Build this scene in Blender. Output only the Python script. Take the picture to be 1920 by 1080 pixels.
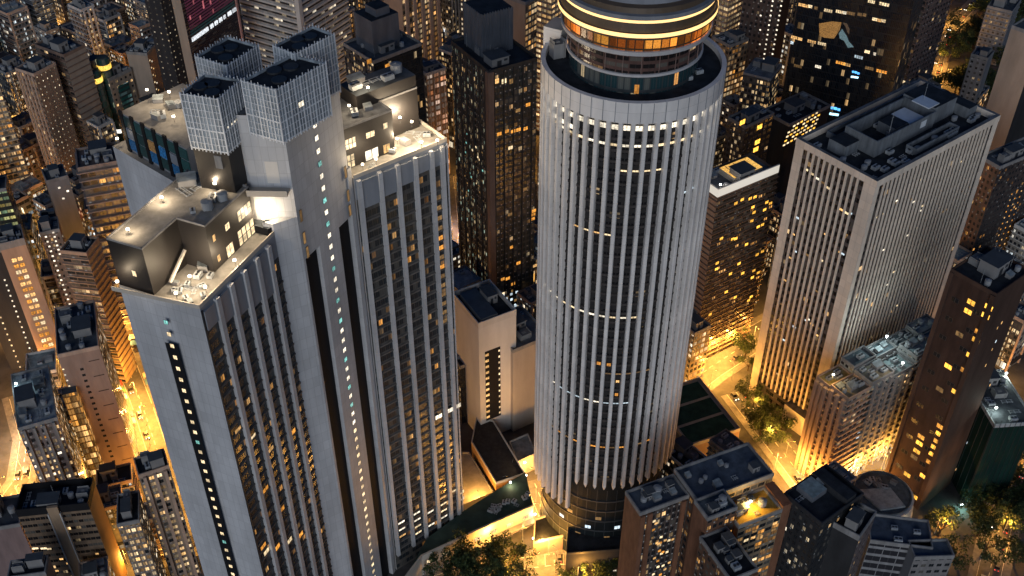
import bpy, math, random
from mathutils import Vector, Matrix
R = math.radians
PI = math.pi
for o in list(bpy.data.objects): bpy.data.objects.remove(o)
S = bpy.context.scene
COL = S.collection

# ------------------------------------------------------------------ camera
FPX = 2050.0; PITCH = R(39.3); CAMZ = 312.0
cam = bpy.data.objects.new('camera', bpy.data.cameras.new('camera')); COL.objects.link(cam)
cam.location = (0, 0, CAMZ); cam.rotation_euler = (PI/2 - PITCH, 0, 0)
cam.data.sensor_width = 36; cam.data.lens = FPX/1920*36; cam.data.clip_start = 1; cam.data.clip_end = 6000
S.camera = cam

# ------------------------------------------------------------------ sky, glow of the city behind the camera, exposure
SUN_AZ = R(-158); SUN_EL = R(14)          # direction the light comes from
W = bpy.data.worlds.new('World'); S.world = W; W.use_nodes = True
nt = W.node_tree; bg = nt.nodes['Background']
sky = nt.nodes.new('ShaderNodeTexSky'); sky.sky_type = 'NISHITA'; sky.sun_disc = False
sky.sun_elevation = R(4); sky.sun_rotation = R(196); sky.altitude = 0; sky.air_density = 1.0; sky.dust_density = .3; sky.ozone_density = 6.0
nt.links.new(sky.outputs[0], bg.inputs[0]); bg.inputs[1].default_value = 0.085
sl = bpy.data.lights.new('city_glow_sun', 'SUN'); sl.energy = 1.12; sl.angle = R(40); sl.color = (.91, 0.95, 1.0)
so = bpy.data.objects.new('city_glow_sun', sl); COL.objects.link(so)
d_ = Vector((-0.12, -0.95, 0.27)).normalized()      # towards the light
so.rotation_euler = d_.to_track_quat('Z', 'Y').to_euler(); so.location = (-100, -200, 400)
S.view_settings.view_transform = 'Standard'; S.view_settings.look = 'None'; S.view_settings.exposure = 0; S.view_settings.gamma = 1
S.render.engine = 'CYCLES'
S.cycles.use_denoising = True; S.cycles.max_bounces = 4; S.cycles.diffuse_bounces = 2; S.cycles.glossy_bounces = 2
S.cycles.transmission_bounces = 2; S.cycles.sample_clamp_indirect = 4; S.cycles.use_light_tree = True
S.cycles.caustics_reflective = False; S.cycles.caustics_refractive = False

# ------------------------------------------------------------------ geometry of the view: a point of the photograph at a known height
s_, c_ = math.sin(PITCH), math.cos(PITCH)
def at(u, v, z):
    x = (u-960)/FPX; y = (540-v)/FPX; t = (CAMZ-z)/(s_-y*c_)
    return Vector((x*t, (c_+y*s_)*t))
def px(X, Y, Z):
    dz = Z-CAMZ; d = Y*c_-dz*s_; up = Y*s_+dz*c_
    return 960+FPX*X/d, 540-FPX*up/d
def zat(X, Y, v):
    y = (540-v)/FPX
    return CAMZ + (y*Y*c_-Y*s_)/(c_+y*s_)

# ------------------------------------------------------------------ materials
def newmat(name):
    m = bpy.data.materials.new(name); m.use_nodes = True
    return m, m.node_tree, m.node_tree.nodes['Principled BSDF']
def lnk(nt, a, b): nt.links.new(a, b)
MATS = {}
def mat(name, col, rough=.8, var=.25, scale=.35, metal=0., streak=True, joints=None):
    if name in MATS: return MATS[name]
    m, nt, b = newmat(name)
    tc = nt.nodes.new('ShaderNodeTexCoord'); mp = nt.nodes.new('ShaderNodeMapping')
    mp.inputs['Scale'].default_value = (1, 1, .25 if streak else 1)
    oi = nt.nodes.new('ShaderNodeObjectInfo')
    lnk(nt, tc.outputs['Object'], mp.inputs[0])
    n = nt.nodes.new('ShaderNodeTexNoise'); n.inputs['Scale'].default_value = scale; n.inputs['Detail'].default_value = 6; n.inputs['Roughness'].default_value = .65
    lnk(nt, mp.outputs[0], n.inputs['Vector'])
    mr = nt.nodes.new('ShaderNodeMapRange'); mr.inputs[1].default_value = .3; mr.inputs[2].default_value = .7
    mr.inputs[3].default_value = 1-var; mr.inputs[4].default_value = 1+var
    lnk(nt, n.outputs[0], mr.inputs[0])
    vm = nt.nodes.new('ShaderNodeVectorMath'); vm.operation = 'SCALE'; vm.inputs[0].default_value = col[:3]
    fac_ = mr.outputs[0]
    if joints:                                                        # open joints between cladding panels, each panel a shade apart
        uvn = nt.nodes.new('ShaderNodeUVMap'); br = nt.nodes.new('ShaderNodeTexBrick'); br.offset = 0; br.inputs['Scale'].default_value = 1
        br.inputs['Color1'].default_value = (1, 1, 1, 1); br.inputs['Color2'].default_value = (.88, .88, .88, 1); br.inputs['Mortar'].default_value = (.7, .7, .7, 1); br.inputs['Mortar Size'].default_value = .05
        br.inputs['Brick Width'].default_value = joints[0]; br.inputs['Row Height'].default_value = joints[1]; lnk(nt, uvn.outputs[0], br.inputs['Vector'])
        mm = nt.nodes.new('ShaderNodeMath'); mm.operation = 'MULTIPLY'; lnk(nt, fac_, mm.inputs[0]); lnk(nt, br.outputs['Color'], mm.inputs[1]); fac_ = mm.outputs[0]
    lnk(nt, fac_, vm.inputs['Scale']); lnk(nt, vm.outputs[0], b.inputs['Base Color'])
    b.inputs['Specular IOR Level'].default_value = .2 if rough > .65 else .5
    b.inputs['Roughness'].default_value = rough; b.inputs['Metallic'].default_value = metal
    MATS[name] = m; return m
def emat(name, col, st, base=(.02, .02, .02), sample=False):
    if name in MATS: return MATS[name]
    m, nt, b = newmat(name)
    # a lamp-lit interior: brightness varies a little over the pane and from window to window
    oi = nt.nodes.new('ShaderNodeObjectInfo'); tc = nt.nodes.new('ShaderNodeTexCoord')
    va = nt.nodes.new('ShaderNodeVectorMath'); va.operation = 'ADD'
    cmb = nt.nodes.new('ShaderNodeCombineXYZ'); ml = nt.nodes.new('ShaderNodeMath'); ml.operation = 'MULTIPLY'; ml.inputs[1].default_value = 91.7
    lnk(nt, oi.outputs['Random'], ml.inputs[0]); lnk(nt, ml.outputs[0], cmb.inputs[0])
    lnk(nt, tc.outputs['Object'], va.inputs[0]); lnk(nt, cmb.outputs[0], va.inputs[1])
    n = nt.nodes.new('ShaderNodeTexNoise'); n.inputs['Scale'].default_value = 2.2; n.inputs['Detail'].default_value = 2
    lnk(nt, va.outputs[0], n.inputs['Vector'])
    mr = nt.nodes.new('ShaderNodeMapRange'); mr.inputs[1].default_value = .3; mr.inputs[2].default_value = .7
    mr.inputs[3].default_value = .35*st; mr.inputs[4].default_value = 1.3*st
    lnk(nt, n.outputs[0], mr.inputs[0])
    r2 = nt.nodes.new('ShaderNodeMapRange'); r2.inputs[3].default_value = .55; r2.inputs[4].default_value = 1.25
    lnk(nt, oi.outputs['Random'], r2.inputs[0])
    m2 = nt.nodes.new('ShaderNodeMath'); m2.operation = 'MULTIPLY'; lnk(nt, mr.outputs[0], m2.inputs[0]); lnk(nt, r2.outputs[0], m2.inputs[1])
    b.inputs['Base Color'].default_value = (*base, 1); b.inputs['Emission Color'].default_value = (*col, 1)
    lnk(nt, m2.outputs[0], b.inputs['Emission Strength'])
    m.cycles.emission_sampling = 'AUTO' if sample else 'NONE'
    MATS[name] = m; return m

def glow(name, col, st, sample=False):
    if name in MATS: return MATS[name]
    m, nt, b = newmat(name); b.inputs['Base Color'].default_value = (.3, .3, .3, 1); b.inputs['Emission Color'].default_value = (*col, 1); b.inputs['Emission Strength'].default_value = st
    m.cycles.emission_sampling = 'AUTO' if sample else 'NONE'; MATS[name] = m; return m
def facade_group():
    g = bpy.data.node_groups.new('facade_windows', 'ShaderNodeTree')
    I = g.interface
    def inp(n, t, d):
        s = I.new_socket(n, in_out='INPUT', socket_type=t); s.default_value = d
    for n, d in (('BayW', 3), ('FloorH', 3), ('WinW', .6), ('WinH', .5), ('Lit', .2), ('Strength', 1.5), ('Seed', 0), ('Ac', .5), ('Mullion', .06), ('Curtain', .5), ('Stair', 0)): inp(n, 'NodeSocketFloat', d)
    for n in ('Wall', 'Glass', 'LitA', 'LitB'): inp(n, 'NodeSocketColor', (.2, .2, .2, 1))
    I.new_socket('BSDF', in_out='OUTPUT', socket_type='NodeSocketShader')
    N = g.nodes; L = g.links
    gi = N.new('NodeGroupInput'); go = N.new('NodeGroupOutput')
    def M(op, a, b=None, c=None):
        n = N.new('ShaderNodeMath'); n.operation = op
        for i, x in enumerate((a, b, c)):
            if x is None: continue
            if isinstance(x, (int, float)): n.inputs[i].default_value = x
            else: L.new(x, n.inputs[i])
        return n.outputs[0]
    uv = N.new('ShaderNodeUVMap'); sp = N.new('ShaderNodeSeparateXYZ'); L.new(uv.outputs[0], sp.inputs[0])
    oi = N.new('ShaderNodeObjectInfo')
    seed = M('ADD', M('MULTIPLY', oi.outputs['Random'], 517.3), gi.outputs['Seed'])
    su = M('DIVIDE', sp.outputs[0], gi.outputs['BayW']); sv = M('DIVIDE', sp.outputs[1], gi.outputs['FloorH'])
    iu = M('FLOOR', su); iv = M('FLOOR', sv); fu = M('FRACT', su); fv = M('FRACT', sv)
    mu = M('LESS_THAN', M('ABSOLUTE', M('SUBTRACT', fu, .5)), M('MULTIPLY', gi.outputs['WinW'], .5))
    dv = M('SUBTRACT', fv, .55)
    mv = M('LESS_THAN', M('ABSOLUTE', dv), M('MULTIPLY', gi.outputs['WinH'], .5))
    mull = M('GREATER_THAN', M('ABSOLUTE', M('SUBTRACT', fu, .5)), M('MULTIPLY', gi.outputs['Mullion'], .5))
    mask0 = M('MULTIPLY', mu, mv); mask = M('MULTIPLY', mask0, mull)
    def wn(off):
        c = N.new('ShaderNodeCombineXYZ'); L.new(iu, c.inputs[0]); L.new(iv, c.inputs[1]); L.new(M('ADD', seed, off), c.inputs[2])
        w = N.new('ShaderNodeTexWhiteNoise'); w.noise_dimensions = '3D'; L.new(c.outputs[0], w.inputs['Vector']); return w
    a, b = wn(0.), wn(37.7)
    sb = N.new('ShaderNodeSeparateXYZ'); L.new(b.outputs['Color'], sb.inputs[0])
    sa = N.new('ShaderNodeSeparateXYZ'); L.new(a.outputs['Color'], sa.inputs[0])
    cl = N.new('ShaderNodeTexNoise'); cl.inputs['Scale'].default_value = .22; cl.inputs['Detail'].default_value = 1
    cc = N.new('ShaderNodeCombineXYZ'); L.new(iu, cc.inputs[0]); L.new(iv, cc.inputs[1]); L.new(seed, cc.inputs[2]); L.new(cc.outputs[0], cl.inputs['Vector'])
    p = M('MULTIPLY', gi.outputs['Lit'], M('MULTIPLY', M('POWER', cl.outputs[0], 2.), 4.))
    stc = M('MULTIPLY', M('LESS_THAN', M('MODULO', M('ADD', iu, M('FLOOR', M('MULTIPLY', seed, 3.7))), 7.), .5), gi.outputs['Stair'])     # landing lights of a stair, one above the other
    p = M('MAXIMUM', p, M('MULTIPLY', stc, .8))
    small = M('LESS_THAN', M('ABSOLUTE', M('SUBTRACT', fu, .5)), M('SUBTRACT', .5, M('MULTIPLY', stc, .32)))
    lit = M('MULTIPLY', M('MULTIPLY', mask, small), M('LESS_THAN', a.outputs['Value'], p))
    # what shows of each lit room: a ceiling lamp, curtains part drawn
    cur = M('GREATER_THAN', fu, M('ADD', M('MULTIPLY', sa.outputs[1], .55), .1))
    br = M('MULTIPLY', M('ADD', M('POWER', sb.outputs[0], 3.), .12), M('ADD', M('MULTIPLY', cur, .6), .4))
    br = M('MAXIMUM', br, M('MULTIPLY', stc, .55))
    fine = N.new('ShaderNodeTexNoise'); fine.inputs['Scale'].default_value = 2.6; L.new(uv.outputs[0], fine.inputs['Vector'])
    est = M('MULTIPLY', M('MULTIPLY', lit, M('MULTIPLY', br, gi.outputs['Strength'])), M('ADD', M('MULTIPLY', fine.outputs[0], 1.6), .2))
    def mix(f, x, y):
        n = N.new('ShaderNodeMix'); n.data_type = 'RGBA'; L.new(f, n.inputs[0])
        for i, k in ((6, x), (7, y)):
            if isinstance(k, tuple): n.inputs[i].default_value = k
            else: L.new(k, n.inputs[i])
        return n.outputs[2]
    ecol = mix(sb.outputs[1], gi.outputs['LitA'], gi.outputs['LitB'])
    tc = N.new('ShaderNodeTexCoord'); mp = N.new('ShaderNodeMapping'); mp.inputs['Scale'].default_value = (1, 1, .12); L.new(tc.outputs['Object'], mp.inputs[0])
    st = N.new('ShaderNodeTexNoise'); st.inputs['Scale'].default_value = .5; st.inputs['Detail'].default_value = 6; st.inputs['Roughness'].default_value = .7; L.new(mp.outputs[0], st.inputs['Vector'])
    def scl(colr, f):
        n = N.new('ShaderNodeVectorMath'); n.operation = 'SCALE'; L.new(colr, n.inputs[0]); L.new(f, n.inputs['Scale']); return n.outputs[0]
    wall = scl(gi.outputs['Wall'], M('MULTIPLY', M('ADD', M('MULTIPLY', st.outputs[0], 1.1), .12), M('ADD', M('MULTIPLY', sa.outputs[2], .16), .92)))
    curt = M('GREATER_THAN', sb.outputs[2], .74)
    glass = mix(M('MULTIPLY', curt, gi.outputs['Curtain']), gi.outputs['Glass'], (.22, .20, .17, 1))
    acu = M('MULTIPLY', M('LESS_THAN', M('ABSOLUTE', M('SUBTRACT', fu, .32)), .13), M('LESS_THAN', M('ABSOLUTE', M('SUBTRACT', fv, .12)), .09))
    acm = M('MULTIPLY', acu, M('LESS_THAN', sa.outputs[0], gi.outputs['Ac']))
    wall = mix(acm, wall, (.42, .42, .40, 1))
    base = mix(mask0, wall, glass)
    rough = M('SUBTRACT', .85, M('MULTIPLY', mask, .6))
    bs = N.new('ShaderNodeBsdfPrincipled'); L.new(base, bs.inputs['Base Color']); L.new(rough, bs.inputs['Roughness'])
    L.new(ecol, bs.inputs['Emission Color']); L.new(est, bs.inputs['Emission Strength'])
    L.new(bs.outputs[0], go.inputs[0])
    return g
FG = facade_group()
WARM = (1.0, .56, .20); AMBER = (1.0, .40, .06); CREAM = (1.0, .76, .44); COOL = (.75, .9, 1.0); WHITE = (1.0, .88, .68)
def fac(name, wall, bw=3., fh=3., ww=.6, wh=.5, lit=.2, st=2., a=WARM, b=CREAM, glass=(.018, .022, .026), ac=.5, mul=.06, cur=.45, stair=0.):
    if name in MATS: return MATS[name]
    m, nt, p = newmat(name); nt.nodes.remove(p)
    n = nt.nodes.new('ShaderNodeGroup'); n.node_tree = FG
    for k, v in (('BayW', bw), ('FloorH', fh), ('WinW', ww), ('WinH', wh), ('Lit', lit), ('Strength', st), ('Seed', len(MATS)*13.7), ('Ac', ac), ('Mullion', mul), ('Curtain', cur), ('Stair', stair)): n.inputs[k].default_value = v
    for k, v in (('Wall', wall), ('Glass', glass), ('LitA', a), ('LitB', b)): n.inputs[k].default_value = (*v, 1)
    nt.links.new(n.outputs[0], nt.nodes['Material Output'].inputs[0])
    m.cycles.emission_sampling = 'NONE'; m['bw'] = bw
    MATS[name] = m; return m

# ------------------------------------------------------------------ mesh builder
class MB:
    def __init__(s): s.v = []; s.f = []; s.uv = []; s.mi = []; s.sm = []
    def face(s, pts, mi=0, uv=None, sm=False):
        n = len(s.v); s.v += [tuple(p) for p in pts]; s.f.append(tuple(range(n, n+len(pts)))); s.mi.append(mi); s.sm.append(sm)
        s.uv += list(uv) if uv else [(p[0], p[1]) for p in pts]
    def wall(s, p, q, z0, z1, mi=0, bw=None, sm=False, u0=0.):      # vertical wall seen from the right of p->q ... outside is to the right
        l = math.hypot(q[0]-p[0], q[1]-p[1]); k = l
        if bw: k = max(1, round(l/bw))*bw
        s.face([(p[0], p[1], z0), (q[0], q[1], z0), (q[0], q[1], z1), (p[0], p[1], z1)], mi, [(u0, z0), (u0+k, z0), (u0+k, z1), (u0, z1)], sm)
    def prism(s, poly, z0, z1, mi=0, top=None, bot=False, bws=None, mis=None):
        n = len(poly)                                              # counter-clockwise polygon
        for i in range(n):
            m = mis[i] if mis else mi
            s.wall(poly[i], poly[(i+1) % n], z0, z1, m, bws[i] if bws else None)
        if top is not False: s.face([(x, y, z1) for x, y in poly], mi if top is None else top)
        if bot: s.face([(x, y, z0) for x, y in reversed(poly)], mi)
    def box(s, x0, x1, y0, y1, z0, z1, mi=0, top=None, bot=True):
        s.prism([(x0, y0), (x1, y0), (x1, y1), (x0, y1)], z0, z1, mi, top, bot)
    def obox(s, o, u, a0, a1, b0, b1, z0, z1, mi=0, top=None):      # box in a frame: origin o, along u, left of u
        v = (-u[1], u[0])
        P = [(o[0]+u[0]*a+v[0]*b, o[1]+u[1]*a+v[1]*b) for a, b in ((a0, b0), (a1, b0), (a1, b1), (a0, b1))]
        s.prism(P, z0, z1, mi, top, True)
    def cyl(s, cx, cy, r, z0, z1, mi=0, n=16, r1=None, top=True, sm=True):
        r1 = r if r1 is None else r1
        P = [(math.cos(2*PI*i/n), math.sin(2*PI*i/n)) for i in range(n)]
        for i in range(n):
            a, b = P[i], P[(i+1) % n]
            s.face([(cx+a[0]*r, cy+a[1]*r, z0), (cx+b[0]*r, cy+b[1]*r, z0), (cx+b[0]*r1, cy+b[1]*r1, z1), (cx+a[0]*r1, cy+a[1]*r1, z1)], mi, None, sm)
        if top: s.face([(cx+a[0]*r1, cy+a[1]*r1, z1) for a in P], mi)
    def tube(s, p, q, r, mi=0, n=6, r1=None):
        p, q = Vector(p), Vector(q); d = (q-p).normalized(); r1 = r if r1 is None else r1
        a = d.cross(Vector((0, 0, 1)) if abs(d.z) < .9 else Vector((1, 0, 0))).normalized(); b = d.cross(a)
        for i in range(n):
            t0, t1 = 2*PI*i/n, 2*PI*(i+1)/n
            e0 = a*math.cos(t0)+b*math.sin(t0); e1 = a*math.cos(t1)+b*math.sin(t1)
            s.face([p+e1*r, p+e0*r, q+e0*r1, q+e1*r1], mi, None, True)
        s.face([q+(a*math.cos(2*PI*i/n)+b*math.sin(2*PI*i/n))*-r1 for i in range(n)], mi)
    def revolve(s, cx, cy, prof, n=64, mis=None):                  # profile of (r, z), upward = outward facing
        for i in range(n):
            t0, t1 = 2*PI*i/n, 2*PI*(i+1)/n
            for k in range(len(prof)-1):
                (r0, z0), (r1, z1) = prof[k], prof[k+1]
                rr = max(r0, r1); m = mis[k] if mis else 0
                pts = [(cx+math.cos(t0)*r0, cy+math.sin(t0)*r0, z0), (cx+math.cos(t1)*r0, cy+math.sin(t1)*r0, z0),
                       (cx+math.cos(t1)*r1, cy+math.sin(t1)*r1, z1), (cx+math.cos(t0)*r1, cy+math.sin(t0)*r1, z1)]
                s.face(pts, m, [(t0*rr, z0), (t1*rr, z0), (t1*rr, z1), (t0*rr, z1)], True)
    def mesh(s, name, mats):
        me = bpy.data.meshes.new(name); me.from_pydata(s.v, [], s.f); me.update()
        ul = me.uv_layers.new(name='UVMap'); ul.data.foreach_set('uv', [c for p in s.uv for c in p])
        me.polygons.foreach_set('material_index', s.mi); me.polygons.foreach_set('use_smooth', s.sm)
        for m in mats: me.materials.append(m)
        return me
    def build(s, name, mats, parent=None, loc=None):
        return link(name, s.mesh(name, mats if isinstance(mats, (list, tuple)) else [mats]), parent, loc)
def link(name, me, parent=None, loc=None, rotz=0, scale=None):
    o = bpy.data.objects.new(name, me); COL.objects.link(o)
    if parent: o.parent = parent
    if loc is not None: o.location = loc
    if rotz: o.rotation_euler = (0, 0, rotz)
    if scale: o.scale = scale
    return o
def tag(o, label, cat, group=None):
    o['label'] = label; o['category'] = cat
    if group: o['group'] = group
    return o
def thing(name, label, cat, loc=(0, 0, 0), rotz=0, group=None):
    o = bpy.data.objects.new(name, None); COL.objects.link(o); o.location = loc; o.rotation_euler = (0, 0, rotz); o.empty_display_size = .5
    return tag(o, label, cat, group)
def struct(o): o['kind'] = 'structure'; return o
def copy_tree(o, parent=None):
    c = o.copy(); COL.objects.link(c)
    if parent: c.parent = parent
    for ch in list(o.children): copy_tree(ch, c)
    return c
rng = random.Random(11)

# ------------------------------------------------------------------ shared materials
ROOF = mat('roof_felt', (.075, .085, .095), .9, .5, .25, streak=False)
ROOFB = mat('roof_concrete', (.15, .155, .16), .9, .5, .3, streak=False)
ROOFT = mat('roof_tar_dark', (.026, .030, .036), .85, .5, .3, streak=False)
PARA = mat('parapet_concrete', (.24, .235, .23), .85, .3)
STEEL = mat('galvanised_steel', (.35, .37, .38), .5, .3, 1.5)
DARKM = mat('dark_metal', (.03, .032, .036), .6, .3, 1.)
TANK = mat('tank_grey', (.28, .29, .30), .7, .3, .8)
GREY = mat('grey_cladding', (.53, .535, .545), .6, .2, .12, joints=(1.75, 3.5))
GREYD = mat('grey_render_dark', (.22, .23, .25), .7, .2, .2)
BROWNC = mat('brown_black_cladding', (.020, .017, .016), .55, .2, .3)
BLACKC = mat('black_glazing_strip', (.012, .012, .014), .75, .2, .5)
CREAMW = mat('cream_render', (.50, .45, .38), .8, .15, .2)
SLAB = mat('terrace_paving', (.26, .245, .22), .8, .25, .5, streak=False)
WIN = {'warm': emat('window_warm', WARM, 1.3), 'amber': emat('window_amber', AMBER, 1.1), 'gold': emat('window_gold', (1, .48, .06), 2.4), 'cream': emat('window_cream', CREAM, 1.6),
       'white': emat('window_white', WHITE, 1.8), 'cool': emat('window_cool', COOL, 1.2), 'teal': emat('window_teal', (.35, .95, .85), .9), 'dim': emat('window_dim', WARM, .28)}
FRAME = mat('window_frame', (.06, .06, .06), .5, .1)

def pane_mesh(m, cols=2, rows=1):                     # one window, 1 x 1, seen from -y: a frame and its panes
    b = MB(); t = .06
    b.box(-.5, .5, 0, .1, 0, 1, 0)
    for i in range(cols):
        for j in range(rows):
            x0, x1 = -.5+i/cols+t/2, -.5+(i+1)/cols-t/2; z0, z1 = j/rows+t/2, (j+1)/rows-t/2
            b.face([(x0, -.012, z0), (x1, -.012, z0), (x1, -.012, z1), (x0, -.012, z1)], 1)
    return b.mesh('window', [FRAME, m])
PANE = {k: pane_mesh(m) for k, m in WIN.items()}
PANE1 = {k: pane_mesh(m, 1) for k, m in WIN.items()}
PANE4 = {k: pane_mesh(m, 4, 2) for k, m in WIN.items()}
def window(parent, p, n, z, w, h, kind, lib=None, name='window', lab=None):     # p on the wall, n the outward normal
    o = link(name, (lib or PANE)[kind], parent, (p[0]+n[0]*.05, p[1]+n[1]*.05, z), math.atan2(n[1], n[0])+PI/2, (w, 1, h))
    if lab: o['label'] = lab
    return o

# ------------------------------------------------------------------ roof equipment (parts of the building they are fixed to)
def lib_hut():
    b = MB(); b.box(-.5, .5, -.5, .5, 0, 1, 0, 1); b.box(-.56, .56, -.56, .56, 1, 1.06, 0, 1)
    b.box(-.2, .05, -.515, -.5, 0, .68, 2); b.box(.2, .4, -.512, -.5, .5, .75, 2); b.box(.5, .512, -.3, .2, .45, .75, 2)
    return b.mesh('roof_hut', [PARA, ROOF, DARKM])
def lib_tank():
    b = MB(); b.cyl(0, 0, .5, .12, .92, 0, 18); b.cyl(0, 0, .5, .92, 1.02, 0, 18, .16); b.cyl(0, 0, .1, 1.02, 1.07, 0, 10)
    for x, y in ((-.3, -.3), (.3, -.3), (.3, .3), (-.3, .3)): b.box(x-.05, x+.05, y-.05, y+.05, 0, .12, 0)
    b.tube((.5, 0, .8), (.62, 0, .8), .03); b.tube((.6, 0, .8), (.6, 0, 0), .03)
    return b.mesh('water_tank', [TANK])
def lib_boxtank():
    b = MB(); b.box(-.5, .5, -.5, .5, 0, .9, 0, 1); b.box(-.47, -.43, -.47, .47, .9, 1.1, 0); b.box(.43, .47, -.47, .47, .9, 1.1, 0)
    b.box(-.2, .1, -.2, .1, .9, .98, 0); b.tube((.3, -.55, 0), (.3, -.55, .9), .04); b.tube((.3, -.55, .85), (.3, -.4, .95), .04)
    return b.mesh('tank_room', [PARA, ROOFB])
def lib_ac():
    b = MB(); b.box(-.5, .5, -.5, .5, .12, .8, 0); b.box(-.45, -.35, -.4, .4, 0, .12, 1); b.box(.35, .45, -.4, .4, 0, .12, 1)
    b.cyl(-.22, 0, .2, .8, .88, 1, 12); b.cyl(.24, 0, .2, .8, .88, 1, 12)
    return b.mesh('cooling_unit', [STEEL, DARKM])
def lib_mast():
    b = MB(); b.tube((0, 0, 0), (0, 0, 1), .012, 0, 6, .006); b.tube((-.08, 0, .75), (.08, 0, .75), .006); b.tube((-.05, 0, .9), (.05, 0, .9), .006)
    return b.mesh('antenna', [STEEL])
def lib_pipes():
    b = MB()
    for y in (-.4, -.15, .3): b.tube((-.5, y, .2), (.5, y, .2), .05); 
    for x in (-.4, 0, .4): b.box(x-.03, x+.03, -.5, .4, 0, .15, 0)
    return b.mesh('pipe_run', [STEEL])
def lib_shed():
    b = MB(); b.prism([(-.5, -.5), (.5, -.5), (.5, .5), (-.5, .5)], 0, .7, 1, False)
    b.face([(-.55, -.55, .66), (.55, -.55, .66), (.55, .55, .95), (-.55, .55, .95)], 0); b.face([(-.5, .5, .7), (-.5, .5, .93), (.5, .5, .93), (.5, .5, .7)], 1)
    b.face([(.5, -.5, .7), (.5, .5, .7), (.5, .5, .92)], 1); b.face([(-.5, .5, .7), (-.5, -.5, .7), (-.5, .5, .92)], 1)
    return b.mesh('roof_shed', [mat('corrugated_sheet', (.22, .25, .26), .6, .5, 1.2), PARA])
LIB = dict(roof_hut=lib_hut(), water_tank=lib_tank(), tank_room=lib_boxtank(), cooling_unit=lib_ac(), antenna=lib_mast(), pipe_run=lib_pipes(), roof_shed=lib_shed())
def equip(parent, kind, x, y, z, sx, sy, sz, rz=0): return link(kind, LIB[kind], parent, (x, y, z), rz, (sx, sy, sz))
def clutter(root, w, d, z, n=8, rg=rng, big=True):
    used = []
    def spot(a, b):
        for _ in range(30):
            x = rg.uniform(-w/2+a/2+.7, w/2-a/2-.7) if w > a+1.5 else 0; y = rg.uniform(-d/2+b/2+.7, d/2-b/2-.7) if d > b+1.5 else 0
            if all(abs(x-q[0]) > (a+q[2])/2+.2 or abs(y-q[1]) > (b+q[3])/2+.2 for q in used):
                used.append((x, y, a, b)); return x, y
        return None
    if big and w > 6 and d > 6:
        a, b = min(w*.42, 7), min(d*.42, 6); p = spot(a, b)
        if p: equip(root, 'roof_hut', p[0], p[1], z, a, b, rg.uniform(3, 5))
        a, b = min(w*.3, 4.5), min(d*.3, 3.5); p = spot(a, b)
        if p: equip(root, 'tank_room', p[0], p[1], z, a, b, rg.uniform(2, 3.2))
    for _ in range(n):
        k = rg.choice(['water_tank', 'cooling_unit', 'cooling_unit', 'pipe_run', 'roof_shed', 'antenna'])
        sx, sy, sz = {'water_tank': (1.8, 1.8, 2), 'cooling_unit': (2.2, 1.5, 1.5), 'pipe_run': (4, 1.6, .8), 'roof_shed': (3, 2.2, 2.2), 'antenna': (5, 5, 5)}[k]
        f = rg.uniform(.8, 1.25); p = spot(sx*f if k != 'antenna' else .6, sy*f if k != 'antenna' else .6)
        if p: equip(root, k, p[0], p[1], z, sx*f, sy*f, sz*f, 0)

# ------------------------------------------------------------------ rectangular buildings placed from their roof corners
FOOT = []         # (key, short name, corners, height)
class Frame: pass
def frame(L, F, Rr, z, depth=None, width=None):
    l, f, r = at(*L, z), at(*F, z), at(*Rr, z)
    e = r-f; g = l-f; w = e.length; d0 = g.length
    a1 = math.atan2(e.y, e.x); a2 = math.atan2(g.y, g.x)-PI/2; dd = (a2-a1+PI) % (2*PI)-PI
    a = a1+dd*d0/(d0+w); U = Vector((math.cos(a), math.sin(a))); V = Vector((-U.y, U.x))
    q = Frame(); q.w = width or w; q.d = depth or d0; q.a = a; q.U = U; q.V = V; q.F = f; q.z = z
    q.c = f+U*q.w/2+V*q.d/2
    return q
def corners(q, m=0):
    return [q.c+q.U*x+q.V*y for x, y in ((-q.w/2-m, -q.d/2-m), (q.w/2+m, -q.d/2-m), (q.w/2+m, q.d/2+m), (-q.w/2-m, q.d/2+m))]
def reg(short, poly, h): FOOT.append((short, [Vector(p) for p in poly], h))
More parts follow.
